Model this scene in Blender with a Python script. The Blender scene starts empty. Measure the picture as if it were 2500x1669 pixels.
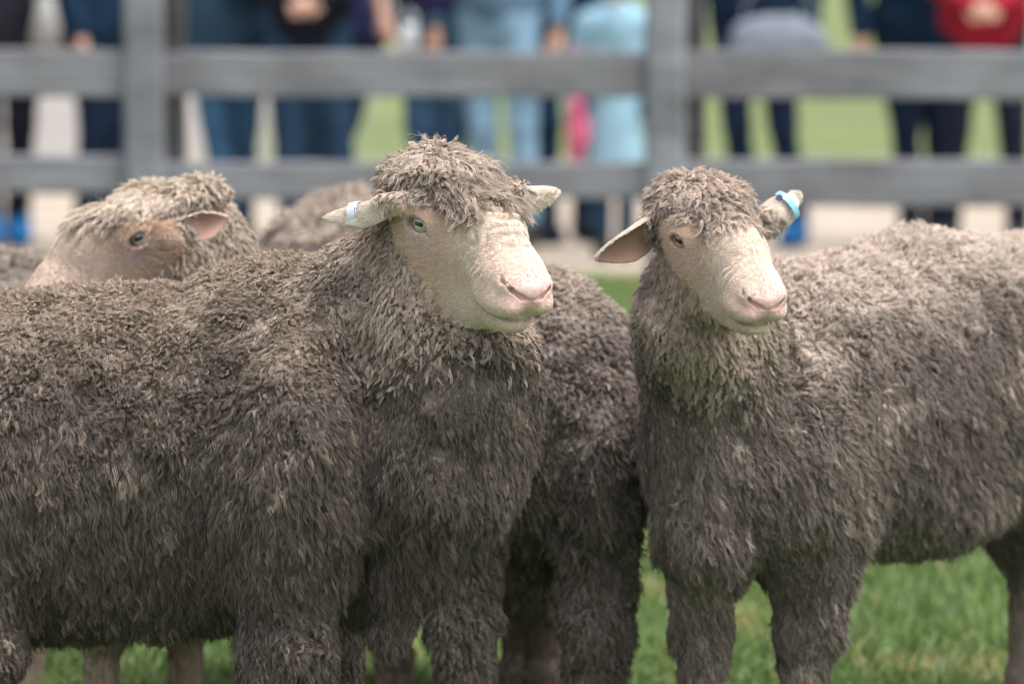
import bpy, math, random, time
import numpy as np
T0 = time.time()
C = bpy.context.scene
COL = C.collection
RNG = np.random.default_rng(7)
random.seed(7)
R = math.radians

# ------------------------------------------------------------------ camera, world, sun, exposure
CAM_Z = 1.41
F_PX = 12800.0
PITCH = math.atan((834.5 + 246) / F_PX)
cam = bpy.data.cameras.new("camera")
cam_ob = bpy.data.objects.new("camera", cam)
COL.objects.link(cam_ob)
cam_ob.location = (0, 0, CAM_Z)
cam_ob.rotation_euler = (math.pi / 2 - PITCH, 0, 0)
cam.sensor_width = 36
cam.lens = 36 * F_PX / 2500
cam.clip_end = 2000
cam.dof.use_dof = True
cam.dof.focus_distance = 7.42
cam.dof.aperture_fstop = 4.0
C.camera = cam_ob

SUN_EL, SUN_AZ = R(70), R(115)        # azimuth measured clockwise from +Y
w = bpy.data.worlds.new("World")
C.world = w
w.use_nodes = True
nt = w.node_tree
nt.nodes.clear()
sky = nt.nodes.new("ShaderNodeTexSky")
sky.sky_type = 'NISHITA'
sky.sun_disc = False
sky.sun_elevation = SUN_EL
sky.sun_rotation = SUN_AZ
sky.air_density = 1.0
sky.dust_density = 4.0
sky.ozone_density = 1.0
hs = nt.nodes.new("ShaderNodeHueSaturation")
hs.inputs['Saturation'].default_value = 0.30
bg = nt.nodes.new("ShaderNodeBackground")
bg.inputs['Strength'].default_value = 0.145
wo = nt.nodes.new("ShaderNodeOutputWorld")
nt.links.new(sky.outputs[0], hs.inputs['Color'])
nt.links.new(hs.outputs[0], bg.inputs['Color'])
nt.links.new(bg.outputs[0], wo.inputs['Surface'])
sun = bpy.data.lights.new("sun", 'SUN')
sun.energy = 1.25
sun.angle = R(40)
sun.color = (1.0, 0.975, 0.95)
sun_ob = bpy.data.objects.new("sun", sun)
COL.objects.link(sun_ob)
sun_ob.rotation_euler = (math.pi / 2 - SUN_EL, 0, math.pi - SUN_AZ)
C.view_settings.view_transform = 'Standard'
C.view_settings.look = 'None'
C.view_settings.exposure = 1.25
C.view_settings.gamma = 1
C.render.engine = 'CYCLES'
C.cycles.use_denoising = True
C.cycles.filter_width = 1.05
C.cycles.max_bounces = 5
C.cycles.diffuse_bounces = 3
C.cycles_curves.shape = 'RIBBONS'
C.cycles_curves.subdivisions = 2

# ------------------------------------------------------------------ helpers
RT = np.array([1.0, 0, 0])
FW = np.array([0, math.cos(PITCH), -math.sin(PITCH)])
UP = np.array([0, math.sin(PITCH), math.cos(PITCH)])
def W(px, py, Y):
    """point of the world that shows at photo pixel (px, py) at ground distance Y"""
    d = FW + (px - 1250) / F_PX * RT - (py - 834.5) / F_PX * UP
    return np.array([0, 0, CAM_Z]) + d * (Y / d[1])
def S(px, Y):                         # a length of px pixels at distance Y, in metres
    return px * Y / F_PX
def unit(v):
    v = np.asarray(v, float)
    return v / np.linalg.norm(v)
def nrm(a):
    return a / np.maximum(np.linalg.norm(a, axis=1, keepdims=True), 1e-9)

def hash3(i, j, k, seed):
    h = (i * 374761393 + j * 668265263 + k * 2147483647 + seed * 1274126177) & 0xffffffff
    h = ((h ^ (h >> 13)) * 1274126177) & 0xffffffff
    h = (h ^ (h >> 16)) & 0xffff
    return h.astype(np.float32) / 65535.0
def noise(P, size, seed=0):
    """smooth value noise in -1..1"""
    q = P / size
    f = np.floor(q)
    i = f.astype(np.int64)
    u = (q - f).astype(np.float32)
    u = u * u * (3 - 2 * u)
    r = 0
    for a in (0, 1):
        wa = u[:, 0] if a else 1 - u[:, 0]
        for b in (0, 1):
            wb = u[:, 1] if b else 1 - u[:, 1]
            for c in (0, 1):
                wc = u[:, 2] if c else 1 - u[:, 2]
                r = r + wa * wb * wc * hash3(i[:, 0] + a, i[:, 1] + b, i[:, 2] + c, seed)
    return r * 2 - 1
def noise3(P, size, seed=0):
    return np.stack([noise(P, size, seed), noise(P, size, seed + 11), noise(P, size, seed + 23)], 1)
def sstep(a, b, x):
    t = np.clip((x - a) / (b - a), 0, 1)
    return t * t * (3 - 2 * t)

# ---- signed distance shapes; each carries a bounding ball so that far points are skipped
def nl(q): return np.sqrt(np.einsum('ij,ij->i', q, q))
def ell(c, r, A=None):
    c = np.asarray(c, float); r = np.asarray(r, float)
    B = (np.eye(3) if A is None else A).T / r
    B2 = (np.eye(3) if A is None else A).T / r ** 2
    B = B.astype(np.float32); B2 = B2.astype(np.float32); c32 = c.astype(np.float32)
    def f(p):
        q = p - c32
        k0 = nl(q @ B); k1 = nl(q @ B2)
        return k0 * (k0 - 1) / np.maximum(k1, 1e-6)
    f.c = c; f.r = r.max(); f.mn = max(.3, r.min() / r.max() * .85)
    return f
def cone(a, b, ra, rb, ax=None, s=1.0):
    """tapering capsule; along the unit axis ax it is s times as thick"""
    a = np.asarray(a, float); b = np.asarray(b, float)
    a32 = a.astype(np.float32); v = (b - a).astype(np.float32); vv = max(float(v @ v), 1e-9)
    def f(p):
        q = p - a32
        h = np.clip((q @ v) / vv, 0, 1)
        d = q - h[:, None] * v
        if ax is not None: d = d + ((1 / s - 1) * (d @ ax))[:, None] * ax
        return nl(d) - (ra + (rb - ra) * h)
    f.c = (a + b) / 2; f.r = np.linalg.norm(b - a) / 2 + max(ra, rb) * max(1, s); f.mn = min(1, s)
    return f
def smin(a, b, k):
    h = np.maximum(k - np.abs(a - b), 0) / k
    return np.minimum(a, b) - h * h * (k * .25)
def smax(a, b, k):
    h = np.maximum(k - np.abs(a - b), 0) / k
    return np.maximum(a, b) + h * h * (k * .25)
def build_sdf(ops):
    """ops: list of (kind, shape, blend)  kind + adds, - carves"""
    def f(p, big=False):
        p = np.asarray(p, np.float32)
        if len(p) > 20000 and not big:
            # split by place so that whole pieces can be skipped
            o = np.argsort((np.floor(p[:, 0] / .06) * 4096 + np.floor(p[:, 1] / .06) * 64 + np.floor(p[:, 2] / .06)).astype(np.int64), kind='stable')
            out = np.empty(len(p), np.float32)
            for s in range(0, len(p), 6000):
                ix = o[s:s + 6000]
                out[ix] = f(p[ix], True)
            return out
        d = np.full(len(p), 9.0, np.float32)
        lo = p.min(0); hi = p.max(0); bc = (lo + hi) / 2; br = np.linalg.norm(hi - lo) / 2
        for kind, sh, k in ops:
            cd = np.linalg.norm(bc - sh.c) - br - sh.r
            lim = d.max() if kind == '+' else -d.min()
            if cd * sh.mn > lim + k: continue
            m = (nl(p - sh.c.astype(np.float32)) - sh.r) * sh.mn < (d if kind == '+' else -d) + k
            if not m.any(): continue
            e = sh(p[m])
            d[m] = smin(d[m], e, k) if kind == '+' else smax(d[m], -e, k)
        return d
    return f
def axis_coords(lo, hi, v, flo=None, fhi=None, fv=None):
    if flo is None: return np.arange(lo, hi + v, v)
    a = np.arange(flo, lo - v, -v)[::-1] if flo > lo else np.array([])
    m = np.arange(max(flo, lo), min(fhi, hi), fv)
    b = np.arange(m[-1] + v, hi + v, v) if hi > m[-1] else np.array([])
    a = a[a < m[0] - fv * .5]
    return np.concatenate([a, m, b])
def mesh_sdf(f, lo, hi, v, fine=None, clip_z=None):
    """surface nets on a rectilinear grid, evaluated only near the surface"""
    if fine is None: ax = [axis_coords(lo[i], hi[i], v) for i in range(3)]
    else: ax = [axis_coords(lo[i], hi[i], v, fine[0][i], fine[1][i], fine[2]) for i in range(3)]
    n = [len(a) for a in ax]
    st = 6
    # coarse pass
    ci = [np.arange(0, m + st, st).clip(0, m - 1) for m in n]
    cx = [ax[i][ci[i]] for i in range(3)]
    G = np.stack(np.meshgrid(*cx, indexing='ij'), -1).reshape(-1, 3)
    D = f(G).reshape([len(c) for c in cx])
    # a block is active if any corner is near or signs differ
    def corners(A):
        return [A[a:a + A.shape[0] - 1, b:b + A.shape[1] - 1, c:c + A.shape[2] - 1] for a in (0, 1) for b in (0, 1) for c in (0, 1)]
    cs = corners(D)
    mn = np.minimum.reduce(cs); mx = np.maximum.reduce(cs)
    sz = [np.diff(c) for c in cx]
    diag = np.sqrt(sz[0][:, None, None] ** 2 + sz[1][None, :, None] ** 2 + sz[2][None, None, :] ** 2)
    act = (mn < diag * .75) & (mx > -diag * .75)
    F = np.empty(n, np.float32)
    blk = [np.minimum(np.arange(m) // st, len(ci[i]) - 2) for i, m in enumerate(n)]
    F[:] = np.where(cs[0] < 0, -1, 1)[np.ix_(*blk)]
    actf = act[np.ix_(*blk)]
    a2 = actf.copy()
    for d in range(3):                # neighbours too (shared faces)
        s1 = [slice(None)] * 3; s2 = [slice(None)] * 3
        s1[d] = slice(1, None); s2[d] = slice(None, -1)
        a2[tuple(s1)] |= actf[tuple(s2)]
        actf = a2.copy()
    idx = np.argwhere(a2)
    P = np.stack([ax[d][idx[:, d]] for d in range(3)], 1)
    val = np.empty(len(P), np.float32)
    val[:] = f(P)
    F[idx[:, 0], idx[:, 1], idx[:, 2]] = val
    # surface nets
    sg = F < 0
    cc = corners(sg)
    any_ = np.logical_or.reduce(cc); all_ = np.logical_and.reduce(cc)
    cell = any_ & ~all_
    ids = -np.ones(cell.shape, np.int64)
    cidx = np.argwhere(cell)
    ids[cell] = np.arange(len(cidx))
    acc = np.zeros((len(cidx), 3)); cnt = np.zeros(len(cidx))
    off = [(a, b, c) for a in (0, 1) for b in (0, 1) for c in (0, 1)]
    pos = lambda o: np.stack([ax[d][cidx[:, d] + o[d]] for d in range(3)], 1)
    vals = {o: F[cidx[:, 0] + o[0], cidx[:, 1] + o[1], cidx[:, 2] + o[2]] for o in off}
    for o in off:
        for d in range(3):
            if o[d] == 0:
                o2 = list(o); o2[d] = 1; o2 = tuple(o2)
                v0, v1 = vals[o], vals[o2]
                m = (v0 < 0) != (v1 < 0)
                t = np.where(m, v0 / np.where(m, v0 - v1, 1), 0)
                acc += np.where(m[:, None], pos(o) + t[:, None] * (pos(o2) - pos(o)), 0)
                cnt += m
    V = acc / cnt[:, None]
    quads = []
    for d in range(3):
        e1, e2 = [(1, 2), (2, 0), (0, 1)][d]
        s0 = [slice(1, -1)] * 3; s1 = [slice(1, -1)] * 3
        s0[d] = slice(0, -1); s1[d] = slice(1, None)
        A, B = sg[tuple(s0)], sg[tuple(s1)]
        e = np.argwhere(A != B)
        base = e.copy()
        for k in range(3):
            if k != d: base[:, k] += 1
        flip = A[e[:, 0], e[:, 1], e[:, 2]]
        q = []
        for (o1, o2) in ((-1, -1), (0, -1), (0, 0), (-1, 0)):
            b = base.copy(); b[:, e1] += o1; b[:, e2] += o2
            q.append(ids[b[:, 0], b[:, 1], b[:, 2]])
        q = np.stack(q, 1)
        q = np.where(flip[:, None], q, q[:, ::-1])
        quads.append(q)
    Q = np.concatenate(quads)
    Q = Q[(Q >= 0).all(1)]
    return V, Q
def grad(f, P, e=0.002):
    g = np.zeros_like(P)
    for d in range(3):
        o = np.zeros(3); o[d] = e
        g[:, d] = f(P + o) - f(P - o)
    return nrm(g)
def quad_mesh(name, V, Q, mat, parent=None, cols=None, smooth=True):
    me = bpy.data.meshes.new(name)
    me.vertices.add(len(V)); me.vertices.foreach_set('co', np.asarray(V, np.float32).ravel())
    Q = np.asarray(Q, np.int32)
    k = Q.shape[1]
    me.loops.add(Q.size); me.loops.foreach_set('vertex_index', Q.ravel())
    me.polygons.add(len(Q))
    me.polygons.foreach_set('loop_start', np.arange(0, Q.size, k, dtype=np.int32))
    me.update(calc_edges=True)
    me.polygons.foreach_set('use_smooth', np.full(len(Q), smooth))
    if cols is not None:
        a = me.color_attributes.new('col', 'FLOAT_COLOR', 'POINT')
        c4 = np.ones((len(V), 4), np.float32); c4[:, :3] = cols
        a.data.foreach_set('color', c4.ravel())
    me.materials.append(mat)
    o = bpy.data.objects.new(name, me)
    COL.objects.link(o)
    if parent is not None: o.parent = parent
    return o
def curves_ob(name, pts, rad, cols, mat, parent=None):
    """pts (n, k, 3), rad (n, k), cols (n, 3)"""
    n, k = pts.shape[:2]
    cu = bpy.data.hair_curves.new(name)
    cu.add_curves([k] * n)
    cu.points.foreach_set('position', np.ascontiguousarray(pts, np.float32).ravel())
    a = cu.attributes.get('radius') or cu.attributes.new('radius', 'FLOAT', 'POINT')
    a.data.foreach_set('value', np.ascontiguousarray(rad, np.float32).ravel())
    a = cu.attributes.new('col', 'FLOAT_COLOR', 'CURVE')
    c4 = np.ones((n, 4), np.float32); c4[:, :3] = cols
    a.data.foreach_set('color', c4.ravel())
    cu.materials.append(mat)
    o = bpy.data.objects.new(name, cu)
    COL.objects.link(o)
    if parent is not None: o.parent = parent
    return o
def thing(name, label, cat, loc=(0, 0, 0), group=None):
    o = bpy.data.objects.new(name, None)
    COL.objects.link(o)
    o.location = loc
    o['label'] = label; o['category'] = cat
    if group: o['group'] = group
    return o
def adopt(root, kids):
    bpy.context.view_layer.update()
    for k in kids:
        k.parent = root
        k.matrix_parent_inverse = root.matrix_world.inverted()

# ---- materials
def mat_new(name):
    m = bpy.data.materials.new(name); m.use_nodes = True
    b = m.node_tree.nodes['Principled BSDF']
    return m, m.node_tree, b
def attr_mat(name, rough=0.9, spec=0.15, bump=None, mul=1.0, sss=0.0, sheen=0.0):
    m, t, b = mat_new(name)
    a = t.nodes.new('ShaderNodeAttribute'); a.attribute_name = 'col'
    out = a.outputs['Color']
    if bump:
        tc = t.nodes.new('ShaderNodeTexCoord')
        n = t.nodes.new('ShaderNodeTexNoise'); n.inputs['Scale'].default_value = bump[0]; n.inputs['Detail'].default_value = 6
        t.links.new(tc.outputs['Object'], n.inputs['Vector'])
        bp = t.nodes.new('ShaderNodeBump'); bp.inputs['Strength'].default_value = bump[1]; bp.inputs['Distance'].default_value = bump[2]
        t.links.new(n.outputs['Fac'], bp.inputs['Height'])
        t.links.new(bp.outputs[0], b.inputs['Normal'])
    t.links.new(out, b.inputs['Base Color'])
    b.inputs['Roughness'].default_value = rough
    b.inputs['Specular IOR Level'].default_value = spec
    if sss:
        b.inputs['Subsurface Weight'].default_value = sss
        b.inputs['Subsurface Radius'].default_value = (0.004, 0.0015, 0.001)
        b.inputs['Subsurface Scale'].default_value = 1.0
    if sheen:
        b.inputs['Sheen Weight'].default_value = sheen
    return m
def plain(name, col, rough=0.8, spec=0.3, nscale=None, namt=0.2, bump=None):
    m, t, b = mat_new(name)
    if nscale:
        tc = t.nodes.new('ShaderNodeTexCoord')
        n = t.nodes.new('ShaderNodeTexNoise'); n.inputs['Scale'].default_value = nscale; n.inputs['Detail'].default_value = 5
        r = t.nodes.new('ShaderNodeValToRGB')
        r.color_ramp.elements[0].position = .3; r.color_ramp.elements[1].position = .7
        r.color_ramp.elements[0].color = (*[c * (1 - namt) for c in col], 1)
        r.color_ramp.elements[1].color = (*[min(1, c * (1 + namt)) for c in col], 1)
        t.links.new(tc.outputs['Object'], n.inputs['Vector']); t.links.new(n.outputs['Fac'], r.inputs[0])
        t.links.new(r.outputs[0], b.inputs['Base Color'])
        if bump:
            bp = t.nodes.new('ShaderNodeBump'); bp.inputs['Strength'].default_value = bump
            t.links.new(n.outputs['Fac'], bp.inputs['Height']); t.links.new(bp.outputs[0], b.inputs['Normal'])
    else:
        b.inputs['Base Color'].default_value = (*col, 1)
    b.inputs['Roughness'].default_value = rough
    b.inputs['Specular IOR Level'].default_value = spec
    return m
M_SKIN = attr_mat('sheep_skin', .75, .25, bump=(900, .35, .001), sss=0.0)
M_WOOL = attr_mat('wool', .95, .08)
M_HAIR = attr_mat('face_hair', .8, .15)
M_GRASS = attr_mat('grass_blade', .55, .3)

# ------------------------------------------------------------------ ground
def ground():
    xs = np.array([-600, -60, -14, 14, 60, 600.]); ys = np.array([-100, 0, 4, 12, 20, 30, 60, 200, 1500.])
    X, Y = np.meshgrid(xs, ys, indexing='ij')
    V = np.stack([X.ravel(), Y.ravel(), np.zeros(X.size)], 1)
    ny = len(ys)
    Q = [[i * ny + j, (i + 1) * ny + j, (i + 1) * ny + j + 1, i * ny + j + 1] for i in range(len(xs) - 1) for j in range(ny - 1)]
    m, t, b = mat_new('ground')
    L = t.links.new
    tc = t.nodes.new('ShaderNodeTexCoord')
    sep = t.nodes.new('ShaderNodeSeparateXYZ'); L(tc.outputs['Object'], sep.inputs[0])
    def noise_n(scale, detail=4):
        n = t.nodes.new('ShaderNodeTexNoise'); n.inputs['Scale'].default_value = scale; n.inputs['Detail'].default_value = detail
        L(tc.outputs['Object'], n.inputs['Vector']); return n.outputs['Fac']
    def ramp(src, stops):
        r = t.nodes.new('ShaderNodeValToRGB')
        while len(r.color_ramp.elements) < len(stops): r.color_ramp.elements.new(.5)
        for e, (p, c) in zip(r.color_ramp.elements, stops):
            e.position = p; e.color = (*c, 1)
        L(src, r.inputs[0]); return r.outputs[0]
    def mth(op, a, bb, clamp=False):
        n = t.nodes.new('ShaderNodeMath'); n.operation = op; n.use_clamp = clamp
        for k, v in enumerate((a, bb)):
            if isinstance(v, (int, float)): n.inputs[k].default_value = v
            else: L(v, n.inputs[k])
        return n.outputs[0]
    def mix(fac, a, bb):
        n = t.nodes.new('ShaderNodeMix'); n.data_type = 'RGBA'
        L(fac, n.inputs[0]); L(a, n.inputs[6]); L(bb, n.inputs[7]); return n.outputs[2]
    y = sep.outputs['Y']; x = sep.outputs['X']
    wob = mth('MULTIPLY', mth('SUBTRACT', noise_n(.9), .5), 1.4)
    yy = mth('ADD', y, wob)
    grass = ramp(noise_n(9, 6), [(.25, (.035, .065, .018)), (.5, (.06, .11, .03)), (.75, (.09, .15, .045))])
    dirt = ramp(noise_n(2.5, 7), [(.3, (.27, .218, .168)), (.7, (.38, .315, .25))])
    lawn = ramp(noise_n(.6, 5), [(.3, (.085, .115, .03)), (.7, (.125, .155, .045))])
    grey = ramp(noise_n(1.2, 5), [(.3, (.19, .17, .155)), (.7, (.25, .225, .205))])
    # 0..1 along distance
    f1 = mth('MULTIPLY', mth('SUBTRACT', yy, 19.0), 1.2, True)        # near grass to trodden path
    f2 = mth('MULTIPLY', mth('SUBTRACT', yy, 27.5), .8, True)         # path to far lawn
    fx = mth('MULTIPLY', mth('ADD', mth('ADD', x, 1.9), mth('MULTIPLY', wob, .6)), .9, True)        # the lawn lies to the right
    f3 = mth('MULTIPLY', mth('SUBTRACT', yy, 44), .3, True)
    far = mix(fx, grey, lawn)
    c = mix(f1, grass, dirt)
    c = mix(f2, c, far)
    L(c, b.inputs['Base Color'])
    b.inputs['Roughness'].default_value = .95
    bp = t.nodes.new('ShaderNodeBump'); bp.inputs['Strength'].default_value = .6; bp.inputs['Distance'].default_value = .02
    L(noise_n(14, 8), bp.inputs['Height']); L(bp.outputs[0], b.inputs['Normal'])
    g = quad_mesh('ground', V, np.array(Q), m, smooth=False)
    g['kind'] = 'structure'
ground()

def grass():
    def field(n, x0, x1, y0, y1, hmin, hmax, wd, seed):
        r = np.random.default_rng(seed)
        u = r.random(n)
        y = y0 + (y1 - y0) * u ** 1.0
        x = (r.random(n) * 2 - 1) * (x1 * (y / y0))
        P = np.stack([x, y, np.zeros(n)], 1)
        cl = noise(P, .16, seed + 3) * .5 + noise(P, .6, seed + 5) * .5
        h = (hmin + (hmax - hmin) * r.random(n)) * (1 + .45 * cl)
        th = r.random(n) * 2 * np.pi
        lean = (.2 + .75 * r.random(n)) * h
        k = 4
        s = np.linspace(0, 1, k)[None, :, None]
        dirv = np.stack([np.cos(th), np.sin(th), np.zeros(n)], 1)[:, None, :]
        pts = P[:, None, :] + dirv * (lean[:, None, None] * s ** 1.8)
        pts[:, :, 2] += h[:, None] * (s[0, :, 0][None, :] ** .85)
        rad = wd * (1 - np.linspace(0, 1, k)[None, :] ** 1.5 * .9) * (.6 + .8 * r.random(n))[:, None]
        a = np.array([.055, .11, .02]); b2 = np.array([.19, .28, .075]); c2 = np.array([.27, .36, .19]); dd = np.array([.44, .34, .15])
        m = np.clip(.5 + .45 * cl + r.normal(0, .22, n), 0, 1)[:, None]
        col = a * (1 - m) + b2 * m
        pick = r.random(n)
        col[pick > .9] = c2 * (.7 + .5 * r.random((np.sum(pick > .9), 1)))
        patch = noise(P, .22, seed + 9) > .62
        q = (pick < .03) | (patch & (pick < .35))
        col[q] = dd
        return pts, rad, col
    a = field(26000, 0, 1.1, 5.6, 8.9, .02, .045, .0016, 1)
    b = field(110000, 0, 1.25, 8.9, 13.5, .02, .05, .0018, 2)
    c = field(60000, 0, 1.9, 13.5, 19.6, .02, .045, .003, 3)
    pts, rad, col = [np.concatenate(q) for q in zip(a, b, c)]
    o = curves_ob('grass', pts, rad, col, M_GRASS)
    o['kind'] = 'stuff'; o['label'] = 'short green grass of the sheep paddock with dry blades'; o['category'] = 'grass'
grass()

# ------------------------------------------------------------------ fence
def board(name, a, b, h, th, mat, parent, seed=0):
    """a weathered timber from a to b (centre line), slightly uneven, height h, thickness th"""
    r = random.Random(seed)
    a = np.array(a, float); b = np.array(b, float)
    d = unit(b - a); up = np.array([0, 0, 1.]) if abs(d[2]) < .9 else np.array([0, 1., 0])
    side = unit(np.cross(d, up)); up = np.cross(side, d)
    n = 14; bev = min(h, th) * .12
    prof = [(-1, -1, 0, 1), (-1, -1, 1, 0), (1, -1, -1, 0), (1, -1, 0, 1), (1, 1, 0, -1), (1, 1, -1, 0), (-1, 1, 1, 0), (-1, 1, 0, -1)]
    V = []
    for i in range(n + 1):
        t = i / n
        c = a + (b - a) * t + up * r.uniform(-1, 1) * .003 + side * r.uniform(-1, 1) * .002
        for sx, sz, bx, bz in prof:
            V.append(c + side * (sx * th / 2 + bx * bev) + up * (sz * h / 2 + bz * bev + r.uniform(-1, 1) * .0015))
    Q = []
    for i in range(n):
        for k in range(8):
            k2 = (k + 1) % 8
            Q.append([i * 8 + k, (i + 1) * 8 + k, (i + 1) * 8 + k2, i * 8 + k2])
    for base in (0, n * 8):
        for q in ([0, 1, 2, 3], [0, 3, 4, 7], [7, 4, 5, 6]):
            Q.append([base + z for z in (q if base else q[::-1])])
    return quad_mesh(name, np.array(V), np.array(Q), mat, parent, smooth=False)
def timber_mat(name, c0, c1):
    m, t, b = mat_new(name)
    tc = t.nodes.new('ShaderNodeTexCoord'); mp = t.nodes.new('ShaderNodeMapping')
    mp.inputs['Scale'].default_value = (1.2, 18, 18)
    n = t.nodes.new('ShaderNodeTexNoise'); n.inputs['Scale'].default_value = 2.5; n.inputs['Detail'].default_value = 8
    r = t.nodes.new('ShaderNodeValToRGB')
    r.color_ramp.elements[0].position = .3; r.color_ramp.elements[0].color = (*c0, 1)
    r.color_ramp.elements[1].position = .72; r.color_ramp.elements[1].color = (*c1, 1)
    L = t.links.new
    L(tc.outputs['Object'], mp.inputs[0]); L(mp.outputs[0], n.inputs['Vector']); L(n.outputs['Fac'], r.inputs[0]); L(r.outputs[0], b.inputs['Base Color'])
    bp = t.nodes.new('ShaderNodeBump'); bp.inputs['Strength'].default_value = .3; bp.inputs['Distance'].default_value = .004
    L(n.outputs['Fac'], bp.inputs['Height']); L(bp.outputs[0], b.inputs['Normal'])
    n2 = t.nodes.new('ShaderNodeTexNoise'); n2.inputs['Scale'].default_value = 3.2; n2.inputs['Detail'].default_value = 3
    L(tc.outputs['Object'], n2.inputs['Vector'])
    r2 = t.nodes.new('ShaderNodeValToRGB'); r2.color_ramp.elements[0].position = .35; r2.color_ramp.elements[0].color = (.68, .66, .66, 1); r2.color_ramp.elements[1].position = .6
    L(n2.outputs['Fac'], r2.inputs[0])
    mx = t.nodes.new('ShaderNodeMix'); mx.data_type = 'RGBA'; mx.blend_type = 'MULTIPLY'; mx.inputs[0].default_value = 1
    L(r.outputs[0], mx.inputs[6]); L(r2.outputs[0], mx.inputs[7]); L(mx.outputs[2], b.inputs['Base Color'])
    b.inputs['Roughness'].default_value = .85
    return m
M_RAIL = timber_mat('weathered_rail', (.165, .162, .177), (.30, .296, .318))
M_POST = timber_mat('weathered_post', (.20, .21, .228), (.31, .322, .345))
M_POST_SHADE = timber_mat('post_shade', (.045, .043, .047), (.095, .09, .095))  # post timber with the shade of its right side painted in
FY = 16.6
def fence():
    t = thing('timber_fence', 'weathered grey post and rail timber fence between the sheep and the people', 'fence', (0, FY, 0))
    kids = []
    px = [-470 - 820, -470, 372 - 0, 1650, 2930, 4200]
    px = [-2190, -908, 382, 1652, 2930, 4210]
    th = R(9)
    for i, p in enumerate(px):
        x = W(p, 300, FY)[0]
        wpost = S(98, FY)
        kids.append(board('post', (x - S(28, FY), FY, 0), (x - S(28, FY), FY, 1.62), wpost, wpost, M_POST, None, 40 + i))
        # added strip, set back: dark colour stands for shade on the post's right
        kids.append(board('post_shade_strip', (x + S(46, FY), FY + .03, 0), (x + S(46, FY), FY + .03, 1.60), .10, S(48, FY), M_POST_SHADE, None, 60 + i))
    rows = [[(120, 235), (125, 235), (120, 240)], [(378, 470), (395, 485), (388, 502)]]
    def z_at(py): return W(1250, py, FY)[2]
    for seg in range(len(px) - 1):
        xa = W(px[seg] + 95, 0, FY)[0]; xb = W(px[seg + 1] - 75, 0, FY)[0]
        j = min(max(seg - 0, 0), 2)
        j = {0: 0, 1: 0, 2: 1, 3: 2, 4: 2}[seg]
        for row in rows:
            t0, t1 = row[j]
            h = S(t1 - t0, FY)
            kids.append(board('rail', (xa - .12, FY + .0, z_at((t0 + t1) / 2)), (xb + .12, FY + .0, z_at((t0 + t1) / 2 + (6 if j == 2 else 2))), h, .05, M_RAIL, None, seg * 7 + t0))
        kids.append(board('rail', (xa - .12, FY, 1.38), (xb + .12, FY, 1.385), .16, .05, M_RAIL, None, seg * 7 + 91))
    adopt(t, kids)
fence()
print('setting', round(time.time() - T0, 1))

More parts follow.
